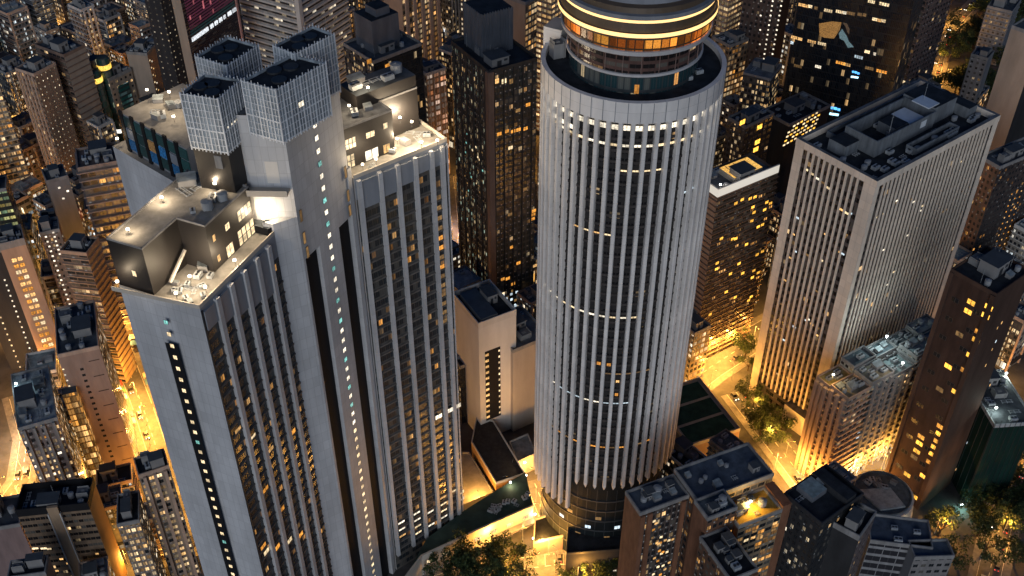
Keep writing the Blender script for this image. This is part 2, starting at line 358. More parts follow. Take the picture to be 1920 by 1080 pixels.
def building(name, label, cat, q, mL, mR, roof=None, para=1.0, n=7, group=None, short=None, ledge=None, piers=None, base_z=0, wins=None, fin=None, big=True, pmat=None, zr=None, shop=False):
    """mL faces the left edge L-F, mR the right edge F-R; ledge=(step, out, thick); piers=(faces, n, width, out)"""
    z = zr or q.z; w, d = q.w, q.d
    root = thing(name, label, cat, (q.c.x, q.c.y, 0), q.a, group)
    P = [(-w/2, -d/2), (w/2, -d/2), (w/2, d/2), (-w/2, d/2)]
    b = MB(); mats = [mR, mL, pmat or PARA]
    bws = [m.get('bw') if m.get('bw') else None for m in (mR, mL, mR, mL)]
    b.prism(P, base_z, z, 0, False, False, bws, [0, 1, 0, 1])
    if ledge:
        st, out, th = ledge; k = base_z+st
        while k < z-.5:
            b.box(-w/2-out, w/2+out, -d/2-out, d/2+out, k-th, k, 2); k += st
    b.build('wall', mats, root)
    r = MB(); t = .3
    r.face([(x*.99, y*.99, z) for x, y in P], 0)
    for x0, x1, y0, y1 in ((-w/2-.05, w/2+.05, -d/2-.05, -d/2+t), (-w/2-.05, w/2+.05, d/2-t, d/2+.05), (-w/2-.05, -w/2+t, -d/2+t, d/2-t), (w/2-t, w/2+.05, -d/2+t, d/2-t)):
        r.box(x0, x1, y0, y1, z-.6, z+para, 1)
    r.build('roof', [roof or ROOF, pmat or PARA], root)
    if piers:
        for face, num, pw, out in piers:
            for i in range(num):
                f = (i+.5)/num-.5 if num > 2 else (i-(num-1)/2)*.9
                m = MB()
                if face == 'R': m.box(-pw/2, pw/2, -out, 0, base_z, z-.3, 0); m.build('pier', pmat or PARA, root, (f*w, -d/2-.003, 0))
                else: m.box(-out, 0, -pw/2, pw/2, base_z, z-.3, 0); m.build('pier', pmat or PARA, root, (-w/2-.003, f*d, 0))
    if shop:
        sm_ = fac('shopfronts', (.2, .18, .15), 3.4, 5., .88, .62, 4., 2.2, CREAM, WHITE, (.03, .03, .03), 0., .04)
        for nm, bx_ in (('shopfront', (-w/2+.4, w/2-.4, -d/2-.12, -d/2-.004)), ('shopfront', (-w/2-.12, -w/2-.004, -d/2+.4, d/2-.4)), ('shopfront', (w/2+.004, w/2+.12, -d/2+.4, d/2-.4))):
            m = MB(); m.box(*bx_, .2, 4.4, 0); m.build(nm, sm_, root)
        m = MB(); m.box(-w/2+.3, w/2-.3, -d/2-1.5, -d/2-.13, 4.45, 4.6, 0); m.build('awning', DARKM, root)
    if n: clutter(root, w, d, z, n, random.Random(hash(round(q.c.x*7)+round(q.c.y))), big)
    if wins:
        for face, cnt, fh, ww, wh, kinds, seed in wins:
            rg = random.Random(seed); ln = w if face == 'R' else d; bw = (mR if face == 'R' else mL).get('bw', 3.); nb = max(1, round(ln/bw)); cw = ln/nb
            cells = [(i, j) for i in range(nb) for j in range(int((base_z+4)/fh), int((z-2)/fh))]; rg.shuffle(cells)
            for i, j in cells[:cnt]:
                a = -ln/2+(i+.5)*cw; zz = j*fh+fh*(.55-wh/fh/2)
                if face == 'R': window(root, (a, -d/2), (0, -1), zz, ww, wh, rg.choice(kinds))
                else: window(root, (-w/2, -a), (-1, 0), zz, ww, wh, rg.choice(kinds))
    reg(short or label, corners(q), z)
    return root

# ================================================================== HERO 1: grey three-winged hotel tower
ZT = 160.0
cA = Vector((-55, 214)); rootA = thing('hotel_tower', 'huge grey tower of three wings with vertical ribs and metal screened rooftop plant rooms', 'skyscraper', (cA.x, cA.y, 0))
def A(name, mb, mats, parent=None): return mb.build(name, mats, parent or rootA, (-cA.x, -cA.y, 0) if parent is None else None)
def xy(p): return (p.x, p.y)
E0, E1, K1, C1, C2, K2, E2 = [at(u, v, ZT) for u, v in ((210, 545), (375, 580), (515, 440), (560, 426), (655, 340), (664, 336), (838, 265))]
def ax(p, q):
    u = (q-p).normalized(); return u, Vector((u.y, -u.x)), (q-p).length      # along, outward normal, length
uL, nL, lL = ax(E1, K1); uR, nR, lR = ax(K2, E2); uC, nC, lC = ax(C1, C2); uE, nE, lE = ax(E0, E1)
wL = (E0-E1).dot(-nL); wR = 19.0
BAYL = fac('hotel_bay_glazing', (.10, .10, .10), 1.35, 3.4, .90, .56, .06, .8, AMBER, WARM, (.02, .026, .032), 0., .10, .3)
BAYR = fac('hotel_bay_glazing_right', (.115, .105, .095), 1.35, 3.4, .90, .56, .08, .8, AMBER, WARM, (.02, .026, .032), 0., .10, .3)
INFILL = mat('blue_grey_panel', (.24, .26, .29), .5, .15, .2)
SPAN = mat('spandrel_brown', (.125, .115, .105), .7, .35, .4)
def wing(o, u, n, l, w, bays, name, cols, z1=153.6):
    t = -n; b = MB()
    P = [xy(p) for p in (o, o+u*l, o+u*l+t*w, o+t*w)]
    b.wall(P[0], P[1], 0, z1, 1, 1.35); b.wall(P[0], P[1], z1, ZT, 2)
    for i in (1, 2, 3): b.wall(P[i], P[(i+1) % 4], 0, ZT, 0)
    b.face([(x, y, ZT) for x, y in P], 3)
    for s0, s1 in cols:                                                # floor bands moulded into the bays
        z = 9.9
        while z < 146: b.obox(o, u, s0, s1, -.28, -.006, z, z+.55, 4); z += 3.4
    ob = A(name, b, [GREY, bays, INFILL, SLAB, SPAN])
    return ob
wingL = wing(E1, uL, nL, lL, wL, BAYL, 'wing', ((.55, 4.55), (5.85, 9.75), (11.05, 14.95), (16.25, 19.95), (21.25, 24.75), (26.05, lL-.05)))
wingR = wing(K2, uR, nR, lR, wR, BAYR, 'wing', ((1.6, 6.6), (7.8, 12.0), (13.2, 17.4), (18.6, 22.6), (23.8, 26.0), (27.2, lR-.45)))
def along(o, u, n, s, t): return o+u*s-n*t
def rib(o, u, n, s, w, out, z0, z1, name='rib', m=GREY):
    b = MB(); p = along(o, u, n, s, 0); b.obox(p, u, -w/2, w/2, -out, -.004, z0, z1, 0); return A(name, b, m)
for s in (5.2, 10.4, 15.6, 20.6, 25.4): rib(E1, uL, nL, s, 1.25, 1.0, 0, ZT-.6)
rib(E1, uL, nL, .25, .5, .25, 0, ZT-.6, 'corner_post', DARKM)
for s in (1.0, 7.2, 12.6, 18.0, 23.2, 26.6): rib(K2, uR, nR, s, 1.15, 1.0, 8, ZT-.6)
rib(K2, uR, nR, lR-.2, .4, .3, 8, ZT-.6, 'corner_post', GREY)
def infill(o, u, n, s0, s1, z0, z1): 
    b = MB(); b.obox(o, u, s0, s1, -.5, -.01, z0, z1, 0); return A('infill_panel', b, INFILL)
for s0, s1, z0 in ((.6, 4.5, 153.5), (5.9, 9.7, 151), (11.1, 14.9, 149), (16.3, 19.9, 147.5), (21.3, 24.7, 146)): infill(E1, uL, nL, s0, s1, z0, ZT-1.2)
for s0, s1, z0 in ((1.7, 6.5, 150.5), (7.9, 11.9, 151.5), (13.3, 17.3, 152.5), (18.7, 22.5, 154), (23.8, 26, 155)): infill(K2, uR, nR, s0, s1, z0, ZT-1.2)
# the blank end wall with its strip of stair windows
b = MB(); b.obox(E0, uE, lE*.475, lE*.62, -.03, -.004, 0, 147.5, 0); stripA = A('window_strip', b, BLACKC)
for k in range(39):
    z = 154.5-k*3.5
    p = E0+uE*(lE*.555)-cA
    window(rootA, xy(p+nE*.02), xy(nE), z-1.2, 1.0, 1.2, 'cream' if k % 11 else 'teal', PANE)
# a few real lit rooms
rg = random.Random(5)
for s, z in ((2.5, 74), (3.2, 71), (7.6, 67.5), (13., 64), (12.5, 78), (8, 91), (18, 60.6), (22.8, 98), (3, 118), (7.5, 111), (13, 101)):
    p = along(E1, uL, nL, s, 0)-cA; window(rootA, xy(p), xy(nL), z+.7, 2.4, 1.7, rg.choice(['warm', 'cream', 'amber']))
for k in range(14):
    p = along(K2, uR, nR, 24.9, 0)-cA; window(rootA, xy(p), xy(nR), 142-k*3.4+.8, 1.9, 1.7, rg.choice(['dim', 'amber', 'dim']))
for s in (20.6, 24.9, 28): p = along(K2, uR, nR, s, 0)-cA; window(rootA, xy(p+nR*.35), xy(nR), 61.3, 2.6, 1.8, 'white')
for i in range(22):
    s = rg.choice((3.6, 9.8, 15.2, 20.6, 24.9, 28)); z = 12.2+3.4*rg.randint(0, 3)
    p = along(K2, uR, nR, s, 0)-cA; window(rootA, xy(p+nR*.02), xy(nR), z, 2.6, 1.7, rg.choice(['cream', 'white', 'warm']))
# core between the wings
tC = -nC
b = MB()
D0 = C1+tC*1.2; D1 = C2+tC*1.2
b.prism([xy(p) for p in (D0, D1, D1+tC*26, D0+tC*30-uC*8, D0+tC*3-uC*6)], 0, ZT+2, 0, 1)
A('core_shaft', b, [BLACKC, ROOF])
b = MB(); b.prism([xy(p) for p in (K1, C1, C1+tC*2.2, K1-uL*.5+(-nL)*2.5)], 0, ZT+3, 0); A('core_pier', b, GREY)
b = MB(); b.obox(C1, uC, 0, lC*.035, 0, 1.3, 0, 150, 0); b.obox(C1, uC, lC*.965, lC*1.04, -.3, 3, 0, ZT+4, 0); A('core_edge', b, GREY)
b = MB(); b.obox(C1, uC, lC*.31, lC*.70, -.02, 1.3, 0, 150, 0); A('core_band', b, GREY)
Lf = at(470, 345, 172); zU = 190
b = MB(); b.prism([xy(p) for p in (Lf, C1, C2, C2+tC*15, Lf+tC*11)], 150, zU, 0, 1, True); coreU = A('upper_core', b, [GREY, ROOF])
for k in range(51):
    z = 186-k*3.5; p = C1+uC*(lC*.505)-cA
    kind = 'teal' if (k % 9 in (0, 4, 7) and k < 30) else ('white' if k < 30 else 'cream')
    window(rootA, xy(p+nC*.03), xy(nC), z-1.3, 1.3, 1.4, kind, PANE)
for f, z in ((.05, 163), (.05, 156.5), (.07, 152), (.93, 164), (.93, 157), (.93, 152.5)):
    p = C1+uC*(lC*f)-cA; window(rootA, xy(p+nC*.3), xy(nC), z-2, .9, 3.4, 'dim', PANE1)
# balcony on the lit side of the upper core
zb = zat(C1.x, C1.y, 352); uF, nF, lF = ax(Lf, C1)
b = MB(); b.obox(Lf, uF, -1, lF*.93, -3.0, 0, zb-.6, zb, 0); b.obox(Lf, uF, -1, lF*.93, -3.0, -2.85, zb, zb+1.0, 0); A('balcony', b, CREAMW)
b = MB(); b.obox(Lf, uF, lF*.42, lF*.72, -.06, -.005, zb+1.2, zb+7, 0); A('lit_panel', b, mat('panel_white', (.7, .66, .6), .5, .05))
# penthouses
def penthouse(o, u, n, poly, z0, z1, roofm=SLAB):
    b = MB(); P = [xy(along(o, u, n, s, t)) for s, t in poly]
    b.prism(P, z0, z1, 0, 1)
    c = sum((Vector(p) for p in P), Vector((0, 0)))/len(P)
    for i in range(len(P)):                                            # thin coping
        p, q = Vector(P[i]), Vector(P[(i+1) % len(P)]); uu, nn, ll = ax(p, q); b.obox(p, uu, 0, ll, -.06, .3, z1, z1+.5, 2)
    return A('penthouse', b, [BROWNC, roofm, PARA])
phL = penthouse(E1, uL, nL, [(.05, 12), (12, 12), (12, 4.6), (lL-.5, 4.6), (lL-.5, wL-.2), (.05, wL-.2)], ZT, ZT+12.4)
phR = penthouse(K2, uR, nR, [(-2, 4.8), (15.5, 4.8), (15.5, 10.5), (lR-1.5, 10.5), (lR-1.5, wR), (-2, wR)], ZT, ZT+11.6, ROOFB)
b = MB(); b.prism([xy(along(K2, uR, nR, s, t)) for s, t in ((9, 10.6), (lR-1.6, 10.6), (lR-1.6, wR-.2), (9, wR-.2))], ZT+11.6, ZT+15.5, 0, 1); A('plant_room', b, [BROWNC, ROOF], phR)
def pwin(ph, o, u, n, s, t, z, w, h, k, lib=PANE): p = along(o, u, n, s, t); window(ph, xy(p), xy(n), z, w, h, k, lib)
for s, z, w, h, k, l in ((25.6, ZT+6.2, 5.2, 3., 'cream', PANE4), (25, ZT+.2, 6.4, 4.2, 'cream', PANE4), (18.4, ZT+.2, 2.6, 3.2, 'cream', PANE), (19, ZT+7, 1.6, 1.8, 'cream', PANE), (14, ZT+7.2, 1., 1.8, 'warm', PANE1), (14.2, ZT+1.5, 1., 1.8, 'warm', PANE1)):
    pwin(phL, E1, uL, nL, s, 4.6, z, w, h, k, l)
for s, z, w, h, k, l in ((2.2, ZT+5.6, 4.2, 3., 'cream', PANE4), (8.6, ZT+6.6, 2.6, 1.7, 'cream', PANE), (13.2, ZT+7.4, 1.3, 1.7, 'cream', PANE1), (1.2, ZT+.2, 4.4, 3.8, 'cream', PANE4), (8.5, ZT+.2, 4, 3, 'white', PANE), (13, ZT+.3, 2, 2.6, 'warm', PANE)):
    pwin(phR, K2, uR, nR, s, 4.8, z, w, h, k, l)
pE = along(E1, uL, nL, .05, 16); window(phL, xy(pE-uL*.02), xy(-uL), ZT+4, 1.1, 1.6, 'cream', PANE1)
# terrace parapets
def parapet(o, u, n, s0, s1, t, z, h=1.1, m=CREAMW):
    b = MB(); p = along(o, u, n, 0, t); b.obox(p, u, s0, s1, 0, .28, z, z+h, 0); return A('parapet', b, m)
parapet(E1, uL, nL, 0, lL, 0, ZT); parapet(K2, uR, nR, 0, lR, 0, ZT)
b = MB(); b.obox(E0, uE, 0, lE-.3, .0, .28, ZT, ZT+1.1, 0); A('parapet', b, CREAMW)
b = MB(); b.obox(K2+uR*lR, -nR, .3, wR, .0, .28, ZT, ZT+1.1, 0); A('parapet', b, CREAMW)
def flood(p, z, watts, col=(1, .78, .52), r=.35, aim=None):
    b = MB(); b.box(-.22, .22, -.15, .15, 0, .12, 0); b.tube((0, 0, 0), (0, 0, -1.4), .05, 0); b.box(-.3, .3, -.2, .2, .12, .55, 1)
    o = b.build('flood_light', [DARKM, emat('lamp_white', (1, .85, .62), 14.)], rootA, (p.x-cA.x, p.y-cA.y, z))
    l = bpy.data.lights.new('flood_lamp', 'POINT'); l.energy = watts*1.5; l.color = col; l.shadow_soft_size = r
    lo = bpy.data.objects.new('flood_lamp', l); COL.objects.link(lo); lo.parent = o; lo.location = (0, 0, 1.1)
for (u, v, z, wt) in ((345, 457, ZT+5, 2400), (316, 498, ZT+2.2, 1000), (356, 520, ZT+2.6, 1900), (385, 540, ZT+2.4, 900), (330, 552, ZT+2.4, 800), (440, 490, ZT+2.2, 1400), (303, 372, ZT+13.4, 1100), (240, 432, ZT+13.4, 900), (403, 346, ZT+14, 1200), (494, 412, ZT+4, 1500), (470, 418, ZT+3, 900), (505, 322, zb+3.5, 1900), (220, 530, ZT+3, 500)):
    flood(at(u, v, z), z, wt)
for (u, v, z, wt) in ((750, 222, ZT+6, 2200), (772, 230, ZT+5, 2200), (745, 262, ZT+3, 3200), (790, 268, ZT+2.4, 2200), (690, 166, ZT+17, 1200), (680, 310, ZT+3, 900), (705, 300, ZT+3, 900), (820, 265, ZT+3, 900), (655, 200, ZT+14, 900)):
    flood(at(u, v, z), z, wt)
# furniture on the terraces
for (u, v, z, k, sx, sy, sz) in ((372, 520, ZT, 'cooling_unit', 2, 1.5, 1.5), (382, 505, ZT, 'roof_shed', 2, 2, 2), (350, 540, ZT, 'pipe_run', 4, 1.5, .8), (395, 520, ZT, 'cooling_unit', 1.6, 1.2, 1.2), (365, 545, ZT, 'pipe_run', 3, 1, .8),
        (390, 392, ZT+12.4, 'water_tank', 2.6, 2.6, 2.4), (418, 375, ZT+12.4, 'water_tank', 2.4, 2.4, 2.2), (400, 375, ZT+12.4, 'cooling_unit', 2.5, 1.8, 1.6), (362, 398, ZT+12.4, 'cooling_unit', 1.6, 1.2, 1.0), (345, 360, ZT+12.4, 'pipe_run', 5, 2, 1), (352, 345, ZT+12.4, 'roof_shed', 4, 2.5, 2.5), (372, 350, ZT+12.4, 'pipe_run', 4, 2, 1.2), (425, 350, ZT+12.4, 'roof_shed', 2, 2, 2.2),
        (760, 270, ZT, 'roof_shed', 2.4, 2, 2), (785, 262, ZT, 'pipe_run', 4, 2, .8), (800, 255, ZT, 'cooling_unit', 2, 1.5, 1.3), (775, 250, ZT, 'pipe_run', 5, 2, .9), (735, 285, ZT, 'cooling_unit', 2, 1.4, 1.4), (700, 312, ZT, 'pipe_run', 3, 1.4, .8),
        (665, 215, ZT+11.6, 'cooling_unit', 2.5, 1.8, 1.6), (690, 205, ZT+11.6, 'roof_shed', 2, 1.6, 1.6)):
    p = at(u, v, z); equip(rootA, k, p.x-cA.x, p.y-cA.y, z, sx, sy, sz, rng.uniform(0, 3))
for (s, t, k, sx, sy, sz) in ((11, 14, 'cooling_unit', 3, 2, 1.8), (16, 15, 'pipe_run', 6, 2.4, 1.2), (20, 13, 'cooling_unit', 3, 2, 1.8), (24, 15, 'water_tank', 3, 3, 2.6), (13, 17, 'roof_shed', 4, 2.4, 2)):
    p = along(K2, uR, nR, s, t); equip(rootA, k, p.x-cA.x, p.y-cA.y, ZT+15.5, sx, sy, sz, math.atan2(uR.y, uR.x))
tr = random.Random(8)
for i in range(22):
    u_, v_2 = tr.choice([(tr.uniform(300, 400), tr.uniform(545, 570)), (tr.uniform(320, 390), tr.uniform(515, 560)), (tr.uniform(690, 820), tr.uniform(258, 315))]); p = at(u_, v_2, ZT)
    s_a = (p-E1).dot(uL); t_a = -(p-E1).dot(nL); s_b = (p-K2).dot(uR); t_b = -(p-K2).dot(nR)
    if .8 < s_a < 11 and .8 < t_a < 11 or .8 < s_b < lR-1 and .8 < t_b < 4.2: equip(rootA, tr.choice(['cooling_unit', 'pipe_run', 'roof_shed', 'cooling_unit']), p.x-cA.x, p.y-cA.y, ZT, 1.5, 1.1, 1., tr.uniform(0, 3))
# stair flight wall on the left terrace
b = MB(); p0 = at(318, 525, ZT+1.5); p1 = at(347, 470, ZT+5); b.tube((p0.x, p0.y, ZT+.8), (p1.x, p1.y, ZT+5.2), .45); A('stair_flight', b, CREAMW)
# screened plant lobes
FIN = mat('screen_fin', (.74, .77, .80), .45, .18, .4, .15)
SCRN = mat('screen_backing', (.29, .33, .36), .5, .6, .35)
def lobe(Lp, Fp, Rp, z0, z1=None, vtop=None, back=0):
    zz = z1 if back else z0; l, f, r = at(*Lp, zz), at(*Fp, zz), at(*Rp, zz)
    if vtop: z1 = zat(f.x, f.y, vtop)
    k = l+r-f; P = [f, r, k, l]
    b = MB(); c = (f+k)/2
    b.prism([xy(c+(p-c)*.985) for p in P], z0, z1-.2, 1, False); Pi = [c+(p-c)*.96 for p in P]
    for i in range(4): b.wall(xy(Pi[(i+1) % 4]), xy(Pi[i]), z1-.9, z1-.2, 1)
    b.face([(*p, z1-.8) for p in Pi], 2)
    for i in range(4):
        p, q = P[i], P[(i+1) % 4]; u, n, ln = ax(p, q); m = int(ln/.85)
        for j in range(m+1):
            w = .30 if j % 2 == 0 else .16; o = .16 if j % 2 == 0 else .09
            b.obox(p, u, j*ln/m-w/2, j*ln/m+w/2, -o, 0, z0-.4, z1+(.5 if j % 2 else .1), 0)
        for kz in range(9): zz = z0+(z1-.4-z0)*kz/8; b.obox(p, u, 0, ln, -.07, .04, zz, zz+(.34 if kz in (0, 3) else .13), 0)
    for (fx, fy) in ((.3, .35), (.7, .6), (.5, .8)):
        p = f+(r-f)*fx+(l-f)*fy; b.cyl(p.x, p.y, 1.7, z1-.8, z1-.35, 3, 14)
    ob = A('plant_screen', b, [FIN, SCRN, ROOFT, DARKM])
    return f, r, l, z1
f1, r1, l1, z1 = lobe((360, 277), (428, 288), (470, 250), 183, vtop=184)
# dark block under the first screen
b = MB(); k1 = l1+r1-f1; c = (f1+k1)/2; b.prism([xy(c+(p-c)*.97) for p in (f1, r1, k1, l1)], ZT+12.4, 183.3, 0, 1); blk = A('plant_block', b, [BROWNC, ROOF])
uB, nB, lB = ax(l1, f1); b = MB(); b.obox(l1+(c-l1)*.03, uB, lB*.55, lB*.75, -.08, .3, 178.5, 181.8, 0); A('louvre', b, PARA, blk)
f2, r2, l2, z2 = lobe((470, 250), (532, 268), (622, 215), 186.5, vtop=167)
lobe((366, 104), (424, 122), (484, 84), 184, z1=z1-.5, back=1)
lobe((512, 84), (552, 100), (626, 62), 186, z1=z2+1, back=1)
for i in range(6):                                                     # lamps glowing behind the slats
    p = f1+(r1-f1)*(.2+.13*i)+(l1-f1)*.02; uu, nn, _ = ax(f1, r1); window(rootA, xy(p-cA+nn*.12), xy(nn), 188.5, .7, .5, 'white', PANE1)
uu, nn, _ = ax(f2, r2); p = f2+(r2-f2)*.42; window(rootA, xy(p-cA+nn*.15), xy(nn), 192.6, 1.6, 1.3, 'white', PANE)
# third wing, to the back left, with blue lit glazing
q0, q1 = at(211, 274, 156), at(345, 352, 156); uT, nT, lT = ax(q0, q1)
b = MB(); b.prism([xy(p) for p in (q0, q0+uT*(lT+8), q0+uT*(lT+8)-nT*24, q0-nT*24)], 0, 156, 0, 1); A('wing', b, [GREY, SLAB])
g0 = q0+uT*5-nT*1.8; lg = lT-3
b = MB(); b.prism([xy(p) for p in (g0, g0+uT*lg, g0+uT*lg-nT*20, g0-nT*20)], 156, 167.5, 0, 1); ub = A('upper_block', b, [GREYD, SLAB])
BLUE = emat('blue_lit_glass', (.02, .20, .55), .3); TEALD = emat('teal_lit_glass', (.05, .30, .34), .07)
for i in range(6):
    b = MB(); b.obox(g0, uT, i*lg/6+.2, i*lg/6+1.5, -.5, .0, 147 if i < 5 else 156, 168.2, 0); A('black_fin', b, BLACKC, ub)
    for j in range(3):
        b = MB(); m = [BLUE, WIN['dim'], TEALD, INFILL][(i*2+j*3+(i*j)) % 4]; b.obox(g0, uT, i*lg/6+1.6, (i+1)*lg/6+.1, -.3, -.01, 157+j*3.5, 160+j*3.5, 0); A('glass_panel', b, m, ub)
for p, z, wt in ((g0+uT*9-nT*10, 172, 2200), (g0+uT*2-nT*8, 171, 900), (g0+uT*17-nT*5, 170, 500), (q0+uT*2-nT*.8, 158.5, 500)): flood(p, z, wt)
for i in range(7):
    p = g0+uT*rng.uniform(3, 16)-nT*rng.uniform(3, 16); equip(rootA, rng.choice(['roof_shed', 'cooling_unit', 'pipe_run', 'water_tank']), p.x-cA.x, p.y-cA.y, 167.5, 2.6, 2, 1.6, rng.uniform(0, 3))
reg('the three winged grey tower', [E1+nL*4, K1+nL*6, C2+nC*3, K2+nR*4, E2+nR*4, E2-nR*22, C2-nC*28, q0-nT*26, q0+nT*2, E0-nL*2], 170)

# ================================================================== HERO 2: white ribbed cylinder with revolving drum
ZR = 181.0; RB = 23.0; cB = at(1187.5, 107, ZR); bx, by = cB
rootB = thing('round_tower', 'tall cylindrical tower with close white ribs under a drum of golden light bands', 'skyscraper', (bx, by, 0))
ZB = 44.0; NB = 48
GB = fac('cylinder_glazing', (.03, .027, .027), 2.9, 3.3, .92, .58, .035, .7, WARM, CREAM, (.010, .010, .012), 0., .07, .12)
b = MB(); b.revolve(0, 0, [(RB-.9, ZB-1), (RB-.9, ZR-6)], 96)
# whole bays round the drum
n = len(b.uv)
b.uv = [(u*(NB*2.9)/(2*PI*(RB-.9)), v) for u, v in b.uv]
z = ZB+3.3*.05
while z < ZR-7: b.revolve(0, 0, [(RB-.88, z), (RB-.62, z+.02), (RB-.62, z+.8), (RB-.88, z+.82)], 48, [1, 1, 1]); z += 3.3
b.build('glazing', [GB, mat('spandrel_dark', (.055, .048, .046), .7, .3, .5)], rootB)
RIBW = mat('rib_white_tile', (.76, .73, .70), .6, .16, .18, joints=(9, 3.3))
m = MB(); w = .58
m.prism([(-.9, -w), (.32, -w), (.55, -w*.72), (.55, w*.72), (.32, w), (-.9, w)], ZB-2.2, ZR-5.5, 0, 0, True)
m.face([(.55, -w*.72, ZB-2.2), (.32, -w, ZB-2.2), (-.3, 0, ZB-4.4)], 0); m.face([(.55, w*.72, ZB-2.2), (.55, -w*.72, ZB-2.2), (-.3, 0, ZB-4.4)], 0); m.face([(.32, w, ZB-2.2), (.55, w*.72, ZB-2.2), (-.3, 0, ZB-4.4)], 0)
ribm = m.mesh('rib', [RIBW])
m = MB(); m.prism([(-.9, -w), (.32, -w), (.55, -w*.72), (.55, w*.72), (.32, w), (-.9, w)], 27, ZR-5.5, 0, 0, True); riblong = m.mesh('rib_long', [RIBW])
for i in range(NB):
    a = 2*PI*(i+.5)/NB; deg_ = (math.degrees(a)+180) % 360; link('rib', ribm if not 2 < deg_ < 57 else riblong, rootB, (math.cos(a)*RB, math.sin(a)*RB, 0), a)
b = MB(); b.revolve(0, 0, [(RB-.5, ZR-6.4), (RB+.57, ZR-5.6), (RB+.57, ZR), (RB-.6, ZR+.05), (RB-.65, ZR-1.6)], 96)
for i in range(NB):
    a = 2*PI*i/NB; p = Vector((math.cos(a), math.sin(a))); b.obox(p*(RB+.565), Vector((-p.y, p.x)), -.09, .09, -.05, .06, ZR-5.6, ZR-.1, 1)
b.build('top_ring', [RIBW, GREYD], rootB)
b = MB(); b.revolve(0, 0, [(RB-.6, ZR-1.5), (.1, ZR-1.5)], 64); b.build('roof_deck', ROOFT, rootB)
# lit floors seen between the ribs
def lit_floor(z, angs, kinds, h=1.3, w=1.7, prob=1., seed=1):
    rg = random.Random(seed)
    for i in range(NB):
        a = 2*PI*i/NB; deg = math.degrees((a+PI) % (2*PI)-PI)       # -90 faces the camera
        if angs[0] <= deg <= angs[1] and rg.random() < prob:
            n = (math.cos(a), math.sin(a)); window(rootB, (n[0]*(RB-.6), n[1]*(RB-.6)), n, z, w, h, rg.choice(kinds), PANE)
fz = lambda v: zat(bx, by-RB, v)
lit_floor(ZR-8.3, (-178, 0), ['white'], 1.5, 1.75, 1, 2)
lit_floor(fz(279), (-175, -5), ['white', 'cream'], .75, 1.7, 1, 3)
lit_floor(fz(270), (-170, -130), ['white'], 1.3, 1.7, 1, 3)
lit_floor(fz(325), (-102, -72), ['cream'], .5, 1.6, .8, 4)
lit_floor(fz(385), (-55, -38), ['cool'], .7, 1.6, .9, 4)
lit_floor(fz(447), (-128, -98), ['warm', 'cream'], .5, 1.7, 1, 4)
lit_floor(fz(600), (-170, -82), ['white', 'cream'], .6, 1.7, 1, 5)
lit_floor(fz(760), (-150, -82), ['cool', 'white'], .5, 1.7, 1, 5)
lit_floor(fz(705), (-98, -62), ['dim'], .5, 1.7, 1, 5)
lit_floor(fz(843), (-150, -55), ['dim', 'amber'], .6, 1.7, .9, 6)
lit_floor(fz(690), (-105, -92), ['amber', 'warm'], 1.2, 1.2, 1, 7); lit_floor(fz(745), (-96, -88), ['amber'], 1.2, 1., 1, 7); lit_floor(fz(720), (-96, -88), ['warm'], 1., 1., 1, 7)
# drum
k = .74*RB
TEALG = fac('drum_base_glass', (.05, .06, .065), 1.6, 4., .8, .8, .05, .8, AMBER, CREAM, (.02, .05, .058), 0., .08)
DRB = fac('drum_window_band', (.12, .062, .05), 3.2, 1.9, .9, .55, .10, 1., AMBER, CREAM, (.015, .012, .012), 0., .05)
REST = fac('restaurant_glass', (.10, .05, .02), 4.2, 2.6, .92, .84, 1.3, 1.6, (1, .20, .015), (1, .42, .06), (.03, .018, .01), 0., .06, .1)
DRK = mat('drum_soffit_brown', (.10, .07, .045), .5, .2)
WHT = mat('drum_ring_white', (.5, .49, .49), .5, .1)
b = MB(); b.revolve(0, 0, [(k-.6, ZR-1.5), (k-.6, 185.0)], 64); b.build('drum_base', TEALG, rootB)
b = MB(); b.revolve(0, 0, [(k-.6, 184.4), (k+.3, 184.5), (k+.3, 185.1), (k-.1, 185.2)], 64); b.build('drum_ring', WHT, rootB)
b = MB(); b.revolve(0, 0, [(k-.1, 185.15), (k-.1, 190.6)], 64); b.build('drum_window_band', DRB, rootB)
b = MB(); b.revolve(0, 0, [(k-.1, 190.4), (k+1.7, 190.8), (k+1.9, 191.9), (k+1.5, 192.0)], 64); b.build('drum_ring', WHT, rootB)
b = MB(); b.revolve(0, 0, [(k+1.5, 191.95), (k+1.7, 195.4)], 64); b.build('restaurant_window_band', REST, rootB)
b = MB(); b.revolve(0, 0, [(k+1.7, 195.35), (k+2.6, 195.5), (k+2.6, 196.0)], 64); b.build('drum_ledge', DRK, rootB)
GOLDL = glow('gold_light_band', (1, .58, .19), 1.9, sample=True)
b = MB(); b.revolve(0, 0, [(k+2.65, 195.95), (k+2.65, 196.95)], 64); b.build('light_band', GOLDL, rootB)
b = MB(); b.revolve(0, 0, [(k+2.5, 196.9), (k+2.1, 197.05), (k+1.9, 199.3)], 64); b.build('drum_band', DRK, rootB)
b = MB(); b.revolve(0, 0, [(k+1.9, 199.3), (k+1.9, 200.0)], 64); b.build('light_band', GOLDL, rootB)
b = MB(); b.revolve(0, 0, [(k+1.85, 199.95), (k+2.3, 200.2), (k+2.3, 201.2), (k+1.2, 201.3), (k+1.0, 202.6), (k-.5, 202.9), (k-1.2, 204.6)], 64, [0, 1, 1, 0, 0, 1]); b.build('drum_band', [DRK, GREYD], rootB)
b = MB(); b.revolve(0, 0, [(k-1.2, 204.5), (k-3, 205.3), (.1, 206.5)], 64); b.build('drum_roof', GREYD, rootB)
